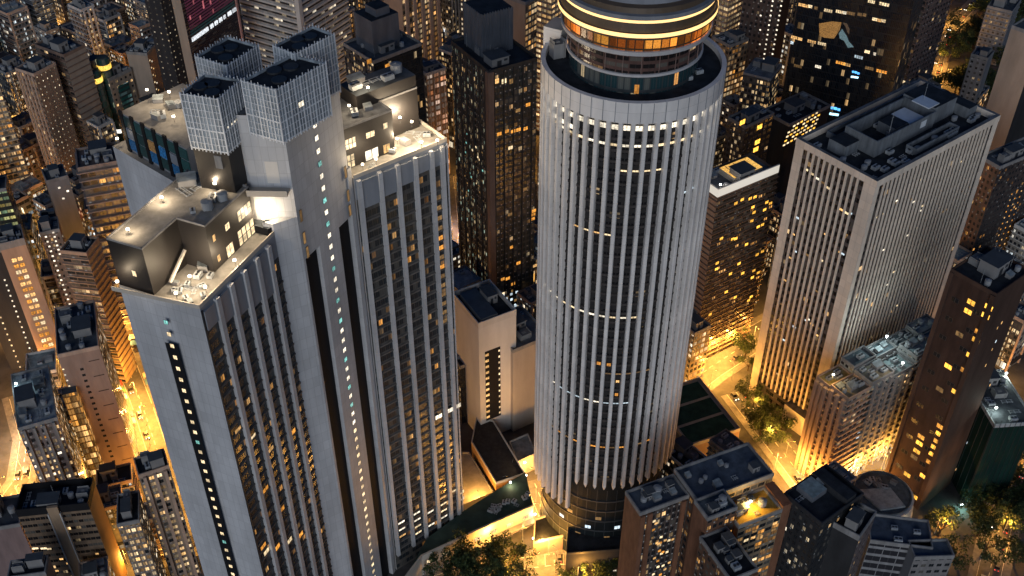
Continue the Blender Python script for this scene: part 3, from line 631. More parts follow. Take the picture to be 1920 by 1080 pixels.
for i in range(24):
    a = 2*PI*i/24; b = MB(); p = Vector((math.cos(a), math.sin(a))); b.obox(p*(k-.05), Vector((-p.y, p.x)), -.06, .06, -.10, .1, 185.2, 190.4, 0)
    if math.sin(a) < .35: b.build('mullion', mat('mullion_brown', (.22, .15, .13), .6, .2), rootB)
for u, v, sx, sy, sz, kd in ((1045, 105, 3.4, 3, 4.5, 'tank_room'), (1062, 60, 3, 2, 5, 'tank_room'), (1290, 150, 2, 1.4, 1.4, 'cooling_unit'), (1262, 160, 2, 1.4, 1.4, 'cooling_unit'), (1310, 138, 2, 1.4, 1.4, 'cooling_unit')):
    p = at(u, v, ZR-1.5); equip(rootB, kd, p.x-bx, p.y-by, ZR-1.5, sx, sy, sz, .4)
p = at(1046, 74, ZR); b = MB(); u_ = Vector((.5, .87)); b.obox((p.x-bx, p.y-by), u_, -3.2, 3.2, -2.6, 2.6, ZR-6, ZR+4.5, 0, 1); b.build('lift_tower', [RIBW, CREAMW], rootB)
o_ = link('lit_doorway', PANE1['amber'], rootB, (-.6, -(k-.55), ZR-1.4), 0, (1.2, 1, 2.6))
# dark base
b = MB(); b.revolve(0, 0, [(RB-2.4, 0), (RB-2.4, ZB-6), (RB-1.2, ZB-5.8), (RB-1.2, ZB-.8)], 48)
b.build('base', mat('base_black_cladding', (.010, .014, .016), .7, .4, .3), rootB)
for i in range(40):
    a = 2*PI*i/40
    if math.sin(a) < .5: b = MB(); p = Vector((math.cos(a), math.sin(a))); b.obox(p*(RB-2.4), Vector((-p.y, p.x)), -.12, .12, -.05, .3, 0, ZB-6.1, 0); b.build('base_mullion', DARKM, rootB)
for z in (6, 11, 16, 21, 26, 31): b = MB(); b.revolve(0, 0, [(RB-2.42, z), (RB-2.15, z+.02), (RB-2.15, z+.5), (RB-2.42, z+.52)], 48); b.build('base_band', mat('base_band_grey', (.05, .055, .06), .6, .3), rootB)
for i in range(10):
    a = -PI/2+(i-5)*.16+.05; n_ = (math.cos(a), math.sin(a)); window(rootB, (n_[0]*(RB-2.35), n_[1]*(RB-2.35)), n_, [17, 22, 12][i % 3], 2., 1.6, 'dim' if i % 3 else 'cool', PANE)
reg('the white cylinder', [(bx+math.cos(a*PI/4)*(RB+2), by+math.sin(a*PI/4)*(RB+2)) for a in range(8)], 181)

# ================================================================== HERO 3: slab with fine white fins
qC = frame((1495, 258), (1645, 340), (1875, 215), 118)
rootC = thing('finned_office_slab', 'beige office slab with dense vertical fins, broad corner piers and a sunken plant roof', 'office tower', (qC.c.x, qC.c.y, 0), qC.a)
w, d, zc = qC.w, qC.d, 118.0
FINW = mat('fin_beige_white', (.80, .69, .57), .65, .16, .15, joints=(2.3, 3.3))
GC = fac('slab_glazing', (.12, .095, .085), 1.9, 3.3, .95, .52, .02, 1., CREAM, WARM, (.010, .010, .012), 0., .06)
b = MB(); b.box(-w/2+.8, w/2-.8, -d/2+.8, d/2-.8, 0, zc-1.5, 0, 0); 
b = MB(); P = [(-w/2+.3, -d/2+.14), (w/2-.3, -d/2+.14), (w/2-.3, d/2-.3), (-w/2+.3, d/2-.3)]; b.prism(P, 0, zc-3, 0, False, False, [1.9]*4); z = 3.3*.02+3.3
while z < zc-4: b.box(-w/2+.2, w/2-.2, -d/2+.08, d/2-.2, z-.3, z+.75, 1); z += 3.3
b.build('glazing', [GC, mat('spandrel_brown_grey', (.10, .082, .075), .7, .25, .5)], rootC)
def cpart(name, x0, x1, y0, y1, z0, z1, m=FINW): b = MB(); b.box(x0, x1, y0, y1, z0, z1, 0); return b.build(name, m, rootC)
cp = 4.6
cpart('corner_pier', -w/2, -w/2+2.2, -d/2, -d/2+cp, 0, zc-1.2); cpart('corner_pier', -w/2, -w/2+1.6, d/2-3.4, d/2, 0, zc-1.2); cpart('corner_pier', w/2-3, w/2, -d/2, -d/2+1.6, 0, zc-1.2); cpart('corner_pier', w/2-3, w/2, d/2-3, d/2, 0, zc-1.2)
b = MB(); b.box(-.34, .34, -.32, .5, 8, zc-2.2, 0); finL = b.mesh('fin', [FINW])
nl = 10
for i in range(nl):
    y = d/2-3.4-(i+1)*(d-3.4-cp)/(nl+1); link('fin', finL, rootC, (-w/2+.02, y, 0), -PI/2)
nr = 27
b = MB(); b.box(-.40, .40, -.20, .22, 8, zc-2.2, 0); finR = b.mesh('fin', [FINW])
for i in range(nr):
    x = -w/2+2.2+(i+1)*(w-5.2)/(nr+1); link('fin', finR, rootC, (x, -d/2+.02, 0), 0)
b = MB()
for x0, x1, y0, y1 in ((-w/2-.1, w/2+.1, -d/2-.1, -d/2+1.2), (-w/2-.1, w/2+.1, d/2-1.2, d/2+.1), (-w/2-.1, -w/2+1.2, -d/2+1.2, d/2-1.2), (w/2-1.2, w/2+.1, -d/2+1.2, d/2-1.2)): b.box(x0, x1, y0, y1, zc-2.6, zc, 0, 1)
b.build('parapet', [FINW, ROOFB], rootC)
b = MB(); b.face([(-w/2+1, -d/2+1, zc-2.4), (w/2-1, -d/2+1, zc-2.4), (w/2-1, d/2-1, zc-2.4), (-w/2+1, d/2-1, zc-2.4)]); b.build('roof', ROOFT, rootC)
PLANT = mat('plant_wall', (.15, .165, .18), .7, .4, .4)
def plant(x0, x1, y0, y1, h, open_=False, m=PLANT):
    b = MB(); z = zc-2.39
    if open_:
        t = .4
        for a in ((x0, x1, y0, y0+t), (x0, x1, y1-t, y1), (x0, x0+t, y0+t, y1-t), (x1-t, x1, y0+t, y1-t)): b.box(*a, z, z+h, 0)
        b.face([(x0+t, y0+t, z+.6), (x1-t, y0+t, z+.6), (x1-t, y1-t, z+.6), (x0+t, y1-t, z+.6)], 1)
    else: b.box(x0, x1, y0, y1, z, z+h, 0, 1)
    return b.build('plant_enclosure', [m, ROOFT], rootC)
plant(-20, 12, -5, 8, 6.2, True); plant(12.4, 25, -4, 9, 6.8); plant(26, 31, -9, 4, 4); plant(-28, -21, 1, 8, 4.2); plant(-8, 16, -12.5, -8.5, 2.4, True); plant(-22, 24, 9.5, 13.5, 2.2, True)
plant(-6, 1, -2, 5, 4.4); 
b = MB(); b.box(1.5, 9, -2.5, 5.5, zc+1.2, zc+1.7, 0); b.build('pale_skylight', mat('skylight_pale', (.62, .66, .70), .4, .1), rootC)
b = MB(); b.box(10, 16, -3, 4, zc+4.45, zc+4.8, 0); b.build('pale_skylight', MATS['skylight_pale'], rootC)
b = MB(); b.box(4, 7, -5.06, -5, zc, zc+2.5, 0); b.build('pale_hatch', MATS['skylight_pale'], rootC)
for i in range(44):
    x, y = rng.uniform(-w/2+3, w/2-4), rng.choice([-10.5, -7, 11, -13, 0, 3, 6])+rng.uniform(-.8, .8); kd = rng.choice(['cooling_unit', 'pipe_run', 'water_tank', 'cooling_unit'])
    equip(rootC, kd, x, y, zc-2.4+(.6 if -20 < x < 12 and -5 < y < 8 else 0), 2.6, 1.8, 1.7, 0)
equip(rootC, 'antenna', -11, -3, zc+2, 8, 8, 9); equip(rootC, 'antenna', 14, 2, zc+4, 7, 7, 7)
cr = random.Random(21)
def cwin(face, pos, v, kind, ww=1.5, h=.9):
    if face == 'L':
        p = qC.c+qC.U*(-w/2)+qC.V*pos; z = zat(p.x, p.y, v); window(rootC, (-w/2+.15, pos), (-1, 0), z, ww, h, kind)
    else:
        p = qC.c+qC.U*pos+qC.V*(-d/2); z = zat(p.x, p.y, v); window(rootC, (pos, -d/2+.05), (0, -1), z, ww, h, kind)
for pos, v, kd in ((10.5, 320, 'cream'), (8, 328, 'cream'), (5.5, 337, 'white'), (3, 345, 'dim'), (.5, 355, 'cream'), (-6, 395, 'warm'), (-8.5, 402, 'cream'), (-3, 490, 'cream'), (3, 480, 'dim'), (7, 535, 'dim'), (2, 615, 'cool'), (-3, 600, 'white'), (-8, 630, 'warm'), (5, 640, 'cool'), (-5, 610, 'warm')): cwin('L', pos, v, kd, 1.6, .9)
for pos, v, kd in ((-29, 410, 'cream'), (-27, 408, 'cream'), (-25, 402, 'cream'), (-19, 378, 'white'), (-8, 380, 'white'), (16, 305, 'cream'), (-19, 470, 'white'), (24, 360, 'dim'), (-10, 535, 'white'), (2, 530, 'cool'), (-29, 612, 'cream'), (-27, 608, 'cream')): cwin('R', pos, v, kd, 1.1, .7)
for _ in range(26): cwin('R', cr.uniform(-30, 29), cr.uniform(330, 640), cr.choice(['cream', 'warm', 'dim', 'white', 'dim']), 1.0, .8)
for _ in range(22): cwin('L', cr.uniform(-11, 12), cr.uniform(350, 720), cr.choice(['cream', 'warm', 'dim', 'dim', 'cool']), 1.3, .8)
b = MB(); b.box(-w/2-3.5, -w/2-.02, -d/2-2, -d/2+13, 0, 9.5, 0, 1); b.build('entrance_block', [mat('entrance_white', (.62, .56, .5), .7, .1), ROOFB], rootC)
reg('the finned beige slab', corners(qC, 2), 118)

# ================================================================== the city round them
def fpt(q, face, u, v):          # where the sight line through a photo point meets a face: (run along the face, height)
    x = (u-960)/FPX; y = (540-v)/FPX; dx, dy, dz = x, c_+y*s_, -(s_-y*c_)
    n = -q.V if face == 'R' else -q.U; t = q.F.dot(n)/(dx*n.x+dy*n.y); p = Vector((dx*t, dy*t))
    a = (p-q.c).dot(q.U if face == 'R' else q.V)
    return a, CAMZ+dz*t
def facewin(root, q, face, u, v, w, h, kind, lib=None, name='window', out=.0):
    a, z = fpt(q, face, u, v)
    if face == 'R': return window(root, (a, -q.d/2-out), (0, -1), z-h/2, w, h, kind, lib, name)
    return window(root, (-q.w/2-out, a), (-1, 0), z-h/2, w, h, kind, lib, name)
SALM = (.38, .255, .18); TAN = (.38, .33, .27); BRN = (.16, .10, .075); GRY = (.30, .30, .30); DRK_ = (.06, .06, .065); PALE = (.42, .40, .37); PINK = (.36, .26, .22)
def F_(*a, **k): return fac(*a, **k)
f_blank_salm = fac('blank_salmon_wall', SALM, 2.6, 3.0, .13, .22, 5., 1.6, CREAM, WHITE, (.03, .03, .03), 0., 0.)
f_balc = fac('balcony_bands', (.34, .27, .21), 2.2, 3.0, .8, .5, .35, 1.3, WARM, CREAM, ac=.6, stair=1.)
f_res = fac('tenement_windows', (.26, .235, .21), 1.9, 2.8, .62, .5, .46, 1.6, WARM, WHITE, ac=.8, stair=1.)
f_resw = fac('tenement_windows_pale', (.38, .35, .31), 2.0, 2.8, .6, .5, .42, 1.7, CREAM, COOL, ac=.8, stair=1.)
f_resd = fac('tower_windows_dark', (.09, .085, .085), 1.7, 2.8, .7, .55, .34, 1.3, WARM, CREAM, ac=.5, stair=1.)
f_gold = fac('gold_lit_windows', (.34, .25, .16), 2.3, 2.9, .72, .6, .9, 1.5, AMBER, CREAM, ac=.5)
f_off = fac('office_bands', (.20, .20, .21), 2.6, 3.4, .94, .5, .22, 1.5, CREAM, COOL, ac=0.)
f_dkg = fac('dark_curtain_wall', (.014, .017, .022), 1.5, 3.6, .9, .85, .035, 1., WARM, CREAM, (.008, .013, .020), 0., .07, .05)
f_grn = fac('green_curtain_wall', (.08, .10, .09), 1.6, 3.3, .85, .8, .12, .7, (.5, .9, .6), CREAM, (.03, .085, .075), 0., .08)
f_wband = fac('white_band_office', (.50, .48, .45), 3., 3.3, 1., .46, .22, 1.3, WHITE, CREAM, (.03, .032, .035), 0., .02)
f_brick = fac('brown_brick_windows', (.17, .085, .05), 2.1, 2.9, .6, .5, .22, 1.5, AMBER, WARM, ac=.4)
f_blankt = mat('blank_tan_wall', (.34, .275, .22), .85, .2, .15)
f_blankg = mat('blank_grey_wall', (.22, .22, .225), .85, .25, .15)
f_blanks = mat('blank_salmon_plain', SALM, .85, .2, .15)
f_blanko = mat('blank_ochre_wall', (.40, .24, .10), .85, .15, .15)
f_blankb = mat('blank_brown_wall', (.07, .042, .032), .85, .3, .2)
f_blankd = mat('blank_dark_wall', (.035, .035, .037), .8, .3, .2)
OCHRE = mat('ochre_tile', (.36, .25, .16), .8, .2, .4); SALW = mat('salmon_trim', (.46, .33, .25), .8, .2, .4); WHT2 = mat('white_trim', (.55, .53, .5), .7, .15, .3); BRICK = mat('brown_brick', (.20, .095, .055), .85, .3, .6)

# ---- left, far
q = frame((43, 128), (64, 142), (96, 118), 72, depth=12); r_ = building('slab_block', 'salmon slab tower with a blank wall of dotted stair lights beside a dark plaza', 'apartment tower', q, f_balc, f_blank_salm, ledge=None, piers=(('L', 5, .7, .7),), pmat=SALW, short='the dotted salmon slab')
q = frame((85, 93), (120, 106), (160, 86), 74, depth=20); building('banded_block', 'brown tower with dark window bands and a pale edge, behind the salmon slab', 'apartment tower', q, fac('brown_bands', (.17, .11, .085), 3., 3.1, .8, .55, .1, 1., ac=.4), f_blankt, ledge=(3.1, .35, .5), pmat=mat('band_brown', (.2, .14, .11), .8), short='the brown banded tower')
q = frame((142, 128), (166, 140), (198, 118), 58); rt = building('green_glass_tower', 'green glass tower with two rounded shafts and yellow lit crown', 'office tower', q, f_grn, f_grn, n=3, short='the green glass tower')
for ox, hh in ((-q.w*.25, 3), (q.w*.28, 7)):
    b = MB(); b.revolve(ox, -q.d/2, [(3.3, 0), (3.3, 55+hh), (2.6, 56+hh), (.1, 56.2+hh)], 20); b.build('glass_shaft', f_grn, rt)
    b = MB(); b.revolve(ox, -q.d/2, [(3.35, 50+hh), (3.4, 50.2+hh), (3.4, 52.4+hh), (3.35, 52.6+hh)], 20); b.build('light_band', emat('yellow_light_band', (1, .6, .1), 1.5), rt)
b = MB(); b.revolve(q.w*.28, -q.d/2, [(3.4, 22), (3.5, 22.2), (3.5, 24), (3.4, 24.2)], 20); b.build('white_light_band', emat('white_light_band', (1, .95, .85), 2.), rt)
q = frame((190, 140), (204, 151), (242, 129), 52, depth=10); rt = building('framed_block', 'tan tower framing a tall strip of striped green glass', 'office tower', q, f_resw, fac('tan_frame_wall', (.42, .33, .25), 2.6, 3., .4, .4, .4, 1.3, ac=0.), n=4, short='the tan tower with the green strip')
b = MB(); b.obox((-q.w*.22, -q.d/2), (1, 0), 0, q.w*.46, -.5, -.005, 6, 47, 0); b.build('green_glass_strip', fac('green_strip_glass', (.03, .05, .05), 4, 2.4, .98, .6, .4, .3, (.1, .6, .5), COOL, (.02, .10, .09), 0., 0.), rt)
q = frame((240, 106), (276, 103), (306, 84), 60, depth=11); q.w *= 1.0; rt = building('twin_faced_block', 'pale salmon tower whose corner carries two dotted columns of yellow landing lights', 'apartment tower', q, f_blankt, f_blanks, n=5, short='the tower with dotted landing lights')
for k in range(12):
    z = 56-k*4
    window(rt, (-q.w/2+1.2, -q.d/2), (0, -1), z, .8, .8, 'cream', PANE1); window(rt, (-q.w/2+3.0, -q.d/2), (0, -1), z-1.4, .8, .8, 'warm' if k % 3 else 'white', PANE1)
q = frame((262, 196), (270, 212), (332, 182), 34, depth=9); building('low_block', 'low block with dark roof and lit parapet below the dotted landing lights tower', 'low building', q, f_resw, f_gold, n=8, roof=ROOFT, short='the low dark roofed block')
# ---- the tower with the light screen, and the white banded one
q = frame((296, -55), (326, -60), (446, -119), 118, depth=8); rt = building('screen_tower', 'tall slab with a blank cream end wall and a purple lit media face', 'office tower', q, f_blankt, fac('media_louvres', (.03, .022, .035), 3., 1.1, 1., .55, .0, 0., glass=(.012, .010, .02), ac=0., mul=0.), n=0, short='the media screen tower')
a0, zz = fpt(q, 'R', 358, 66); a1, zz1 = fpt(q, 'R', 444, 24); zs = (zz+zz1)/2-1
lay = [(0, .36), (.40, .47), (.50, .57), (.60, .67), (.70, .75), (.80, .89), (.91, 1.)]
for i, (f0, f1_) in enumerate(lay):
    b = MB(); n_ = 4 if i == 0 else 1
    for k in range(n_):
        x0 = a0+(a1-a0)*(f0+(f1_-f0)*k/n_); x1 = a0+(a1-a0)*(f0+(f1_-f0)*(k+.92)/n_); b.box(x0, x1, -q.d/2-.35, -q.d/2-.005, zs, zs+1.9, 0)
        if i in (1, 2, 3, 4): b.box((x0+x1)/2-.15, (x0+x1)/2+.15, -q.d/2-.36, -q.d/2-.34, zs-.3, zs+.9, 1)
    b.build('sign_character', [emat('sign_white', (.9, .95, 1), 1.1), DARKM], rt)
PLED = emat('media_purple', (.30, .05, .14), .22); PLED2 = emat('media_pink', (1, .25, .3), .5)
for i in range(26):
    z = zs+3+i*1.4; b = MB(); b.box(a0, a1-.6, -q.d/2-.16, -q.d/2-.004, z, z+.7, 0); b.build('media_strip', PLED if i > 1 else TEALD, rt)
for u, v in ((380, 5), (381, 12), (394, 4), (362, 4), (399, 20), (375, 33), (356, 33)):
    a, z = fpt(q, 'R', u, v); b = MB(); b.box(a-.5, a+.5, -q.d/2-.24, -q.d/2-.165, z-1, z+1, 0); b.build('media_spark', PLED2, rt)
b = MB(); b.box(a1+.1, a1+1.3, -q.d/2-.6, -q.d/2-.003, 0, 117, 0); b.build('edge_fin', mat('pink_edge', (.5, .28, .25), .7), rt)
b = MB(); b.box(-q.w/2-7, -q.w/2-.02, q.d/2-3, q.d/2+6, 0, 112, 0); b.build('dark_back_wing', fac('dark_back_wing', (.03, .03, .034), 3.5, 3., .16, .2, 2.2, 1.2, CREAM, WHITE, ac=0.), rt)
for k in range(26): window(rt, (-q.w/2, q.d/2-.8), (-1, 0), 104-k*3.1, .7, .6, 'cream', PANE1)
q = frame((437, -80), (552, -50), (640, -100), 98); building('banded_office', 'white office block striped with level dark window bands and a white corner column', 'office tower', q, f_wband, f_wband, piers=(('R', 1, .1, .1),), ledge=(3.3, .5, .9), pmat=WHT2, n=0, short='the white striped office')
bz = bpy.context.scene.objects['banded_office']; b = MB(); b.box(-q.w/2-.9, -q.w/2+1.6, -q.d/2-.9, -q.d/2+1.6, 0, 98, 0); b.build('corner_column', WHT2, bz)
q = frame((642, 84), (700, 118), (792, 84), 92); rt = building('dark_stepped_tower', 'dark tower with a tall windowless grey plant block on its roof', 'office tower', q, f_resd, f_dkg, n=10, roof=ROOF, short='the dark tower with the grey plant block')
b = MB(); b.box(-8, 6, -5, 8, 92, 107, 0, 1); b.box(-4, 3, -3, 5, 107, 110.5, 0, 1); b.build('plant_block', [mat('plant_block_grey', (.12, .13, .15), .8, .3, .2), ROOFT], rt)
for u, v in ((690, 107), (727, 119), (724, 116)): facewin(rt, q, 'R', u+2, v+8, 2.4, 2.2, 'amber', PANE1)
b = MB(); b.box(-q.w/2-3, -q.w/2-.02, -q.d/2+1, -q.d/2+7, 0, 84, 0, 1); b.build('lit_side_wing', [f_blanks, ROOF], rt)
q = frame((712, -30), (752, -20), (830, -55), 84); building('salmon_strip_tower', 'salmon tower of tall strips with balconies and a curved lit arc by its top', 'apartment tower', q, f_blanks, f_gold, piers=(('R', 5, 2.2, .8),), pmat=SALW, n=0, short='the salmon strip tower')
q = frame((792, 132), (799, 141), (834, 128), 60, depth=10); rt = building('lit_grid_block', 'narrow block with an orange and white lit grid facade behind the grey tower', 'apartment block', q, f_res, fac('orange_grid', (.5, .32, .2), 3.6, 3., .78, .66, 3.2, .9, (1, .33, .10), (1, .8, .65), ac=0.), n=5, pmat=WHT2, piers=(('R', 4, .3, .3),), short='the orange grid block')
q = frame((838, 82), (917, 138), (1012, 116), 128); rt = building('dark_residential_tower', 'big dark apartment tower with tiled grid face, tan corner pier and a ribbed roof block', 'apartment tower', q, fac('dark_grid', (.050, .060, .068), 1.25, 2.6, .6, .55, .30, .55, (.6, .85, .7), WARM, (.02, .024, .026), .8, .0), fac('dark_grid_right', (.045, .055, .064), 1.9, 2.7, .72, .6, .07, 1.0, AMBER, CREAM, (.014, .026, .032), .7), n=8, roof=ROOFT, short='the big dark apartment tower', piers=(('L', 6, .5, .6), ('R', 5, .35, .5)), pmat=mat('dark_pier', (.05, .047, .045), .8))
b = MB(); b.box(-q.w/2-.75, -q.w/2+1.5, -q.d/2-.75, -q.d/2+1.5, 0, 128.6, 0); b.build('corner_pier', mat('tan_pier', (.17, .125, .105), .8), rt)
b = MB(); b.box(-6, 7, -2, 11, 128, 144, 0, 1); 
for i in range(12): b.box(-6+i*1.1, -5.6+i*1.1, -2.3, -2, 128, 144.5, 0)
for i in range(11): b.box(-6.3, -6, -2+i*1.2, -1.6+i*1.2, 128, 144.5, 0)
b.build('ribbed_plant_block', [mat('ribbed_grey', (.10, .115, .14), .7, .25, .3), ROOFT], rt)
for i in range(3): facewin(rt, q, 'R', 931+i*14, 152, 2., 2., ('warm', 'cream', 'dim')[i])
for u, v, kd in ((936, 251, 'amber'), (950, 246, 'amber'), (962, 246, 'amber'), (972, 243, 'amber'), (985, 241, 'amber'), (971, 207, 'dim'), (990, 196, 'amber'), (957, 277, 'cream'), (1000, 402, 'amber'), (999, 410, 'amber'), (1001, 395, 'amber'), (960, 463, 'amber'), (972, 493, 'amber'), (1003, 498, 'warm'), (943, 523, 'amber'), (952, 522, 'amber'), (962, 532, 'amber'), (945, 550, 'cream'), (984, 355, 'dim'), (956, 402, 'dim')): facewin(rt, q, 'R', u, v, 2., 1.5, kd)
for i in range(34):
    rg = rng; facewin(rt, q, 'L', 866+rng.uniform(0, 40), 250+rng.uniform(0, 130), .9, .8, rng.choice(['dim', 'dim', 'teal', 'cream']), PANE1)
for i in range(44): facewin(rt, q, 'R', rng.uniform(938, 1003), rng.uniform(540, 600), 1.2, 1.3, 'cool' if i % 3 else 'dim', PANE1)
q = frame((944, -8), (985, 8), (1004, -5), 100, depth=16); building('blank_tan_tower', 'tan tower with a blank leaning end wall behind the dark apartment tower', 'apartment tower', q, f_blankt, f_gold, n=0, short='the blank tan tower')
q = frame((1006, -30), (1035, -22), (1075, -45), 84); building('golden_balcony_tower', 'glowing golden balcony tower just left of the drum of light bands', 'apartment tower', q, fac('glow_balconies', (.55, .36, .2), 3, 2.9, .85, .6, 4., 1.5, WARM, CREAM, ac=.5), MATS['glow_balconies'], ledge=(2.9, .5, .5), pmat=SALW, n=0, short='the golden balcony tower')
# ---- right, far
q = frame((1352, -40), (1372, -34), (1410, -52), 86); building('golden_balcony_tower', 'glowing golden balcony tower just right of the drum of light bands', 'apartment tower', q, MATS['glow_balconies'], MATS['glow_balconies'], ledge=(2.9, .5, .5), pmat=SALW, n=0, short='the right golden balcony tower')
q = frame((1356, 80), (1368, 88), (1402, 74), 66, depth=12); building('orange_lit_block', 'narrow orange lit tenement squeezed beside the cylinder rim', 'apartment block', q, f_gold, f_gold, n=5, short='the orange lit tenement')
q = frame((1396, -35), (1470, -25), (1500, -50), 95); rt = building('dotted_brown_tower', 'brown tower with columns of white dot lights', 'apartment tower', q, fac('brown_dot_wall', (.13, .09, .075), 2.2, 3., .5, .45, .06, 1.2, WARM, CREAM, ac=.5), f_blankb, n=0, short='the brown tower of white dots')
for col, (ua, ub) in enumerate(((1449, 1432), (1466, 1447), (1427, 1424))):
    for k in range(13):
        if col == 2 and k % 3: continue
        facewin(rt, q, 'L', ua+(ub-ua)*k/12, 2+k*9, .8, .8, 'white', PANE1)
q = frame((1392, 135), (1448, 150), (1466, 122), 74); q.d = 13; building('blank_roof_tower', 'dark tower with a plain grey box roof and a bright lamp at its corner', 'apartment tower', q, f_resd, f_resd, n=1, roof=ROOFB, pmat=f_blankg, para=.4, short='the grey box roofed tower')
q = frame((1366, 222), (1398, 240), (1450, 214), 72, depth=10); rt = building('dark_block', 'dark block with five amber rooms behind the white lit roof terrace', 'apartment block', q, f_resd, fac('dark_block_wall', (.05, .05, .055), 3, 3, .6, .5, .03, 1., ac=.3), n=6, roof=ROOFT, short='the dark block of five amber rooms')
for u, v in ((1388, 203), (1420, 212), (1416, 240), (1413, 254), (1408, 282)): facewin(rt, q, 'R', u+4, v+26, 3.4, 2.4, 'gold')
q = frame((1440, 208), (1480, 236), (1548, 196), 60, depth=16); rt = building('gold_grid_block', 'dark podium with a slanting grid of small golden windows', 'low building', q, f_blankd, f_blankd, n=8, roof=ROOFT, short='the golden grid podium')
for i in range(9):
    for j in range(5):
        if (i*7+j*3) % 8: facewin(rt, q, 'R', 1482+i*7-j*3, 240-i*4+j*8, 1.7, .9, 'cream' if (i+j) % 3 else 'gold', PANE1)
q = frame((1478, -60), (1718, -15), (1760, -50), 112, depth=50); rt = building('dark_glass_tower', 'wide dark glass tower with few lit floors, blue signs and glowing panels painting a gold reflection', 'office tower', q, f_dkg, f_dkg, n=0, short='the wide dark glass tower')
for u, v, w_, kd in ((1503, 9, 3, 'warm'), (1511, 11, 3, 'warm'), (1519, 12, 2, 'cream'), (1530, 15, 1.6, 'dim'), (1553, 20, 4, 'cream'), (1574, 22, 3.4, 'cream'), (1584, 24, 1.5, 'white'), (1595, 25, 4, 'dim'), (1612, 27, 2, 'dim'), (1621, 28, 1.5, 'dim'), (1634, 3, 3.2, 'cream'), (1658, 8, 4.5, 'cream'), (1640, 36, 2.2, 'cream'), (1648, 38, 2.2, 'warm'), (1656, 39, 2.2, 'cream'),
        (1489, 70, 3, 'warm'), (1500, 73, 2.2, 'warm'), (1522, 78, 4.2, 'warm'), (1541, 82, 4, 'cream'), (1485, 80, 1.5, 'cool'), (1626, 97, 2.4, 'cream'), (1640, 101, 1.2, 'white'), (1610, 107, 4, 'cool'), (1576, 118, 4.5, 'amber'), (1587, 121, 4, 'warm'), (1534, 125, 3, 'white'), (1653, 134, 5, 'amber'), (1630, 128, 4, 'dim'), (1496, 124, 4, 'dim')): facewin(rt, q, 'L', u, v, w_, 1.5, kd, PANE4)
def pface(q, face, pts, d0=.02, d1=.3):
    P = [fpt(q, face, u, v) for u, v in pts]; b = MB()
    loc = [(-q.w/2, a, z) for a, z in P] if face == 'L' else [(a, -q.d/2, z) for a, z in P]
    off = Vector((-1, 0, 0)) if face == 'L' else Vector((0, -1, 0))
    A_ = [Vector(p)+off*d0 for p in loc]; B_ = [Vector(p)+off*d1 for p in loc]; b.face(list(reversed(B_)) if face == 'L' else B_)
    for i in range(len(A_)): j = (i+1) % len(A_); b.face([A_[i], A_[j], B_[j], B_[i]])
    return b
REFL1 = emat('reflection_gold', (1, .50, .14), .55); REFL2 = emat('reflection_pale_blue', (.45, .72, .8), .4)  # flat glowing shapes paint a reflection onto the tower's glass
pface(q, 'L', [(1536, 44), (1560, 40), (1578, 42), (1572, 60), (1564, 72), (1545, 70), (1537, 66)]).build('reflection_shape', REFL1, rt)
pface(q, 'L', [(1573, 62), (1579, 54), (1588, 68), (1592, 78), (1601, 88), (1590, 89), (1583, 76), (1575, 72)]).build('reflection_shape', REFL2, rt)
pface(q, 'L', [(1580, 42), (1588, 44), (1593, 55), (1592, 64), (1589, 60), (1586, 50)]).build('reflection_shape', emat('reflection_bronze', (.8, .5, .3), .14), rt)
BLUS = emat('sign_blue', (.10, .42, 1.0), 2.2); BLUW = emat('sign_blue_white', (.45, .8, 1.0), 2.6)
for u, v, s in ((1605, 138, .8), (1567, 206, 1.)):
    for k, (du, dv, dw) in enumerate(((-6*s, -3, 0), (0, -2, 0), (6*s, 0, 0))):
        pface(q, 'L', [(u+du-2.6*s, v+dv-3.4*s), (u+du+2.6*s, v+dv-2.4*s), (u+du+2.2*s, v+dv+1.8*s), (u+du-3*s, v+dv+.8*s)], .02, .35).build('sign_character', BLUS, rt)
    pface(q, 'L', [(u-11*s, v+5*s), (u+6*s, v+7.5*s), (u+5*s, v+11*s), (u-12*s, v+8.5*s)], .02, .35).build('sign_line', BLUW, rt)
q = frame((1702, -45), (1745, -30), (1800, -55), 90); building('balcony_slab', 'slim brown residential slab with rows of dark balconies above an orange court', 'apartment tower', q, fac('brown_balconies', (.15, .10, .085), 2.2, 2.9, .7, .6, .12, 1.2, ac=.5), fac('brown_balconies_right', (.20, .13, .11), 2.6, 2.9, .5, .6, .06, 1., ac=.3), ledge=(2.9, .5, .3), pmat=mat('brown_trim', (.22, .15, .125), .8), n=0, short='the slim brown slab')
q = frame((1820, 104), (1852, 112), (1866, 98), 38); rt = building('hillside_block', 'small grey block on the dark hillside with lit lower terraces', 'apartment block', q, fac('hillside_grey', (.30, .30, .31), 2.6, 3, .4, .4, .1, 1., ac=.3), f_blankg, n=3, short='the small grey hillside block')
q = frame((1800, 170), (1838, 182), (1856, 165), 14, depth=9); building('hillside_terrace', 'low stepped grey terrace with yellow lamps below the small grey hillside block', 'low building', q, f_resw, f_gold, n=5, short='the low hillside terrace')
q = frame((1852, 12), (1898, 24), (1912, 0), 34); building('hillside_block', 'stepped grey block at the top edge of the dark hillside', 'apartment block', q, MATS['hillside_grey'], f_blankg, ledge=(3., .4, .3), n=2, short='the top hillside block')
q = frame((1906, 52), (1950, 70), (1990, 40), 100, depth=13); building('blank_tan_tower', 'tall tower at the right frame edge showing one blank tan wall', 'apartment tower', q, f_blankt, f_blankd, n=0, short='the tan walled tower at the right edge')
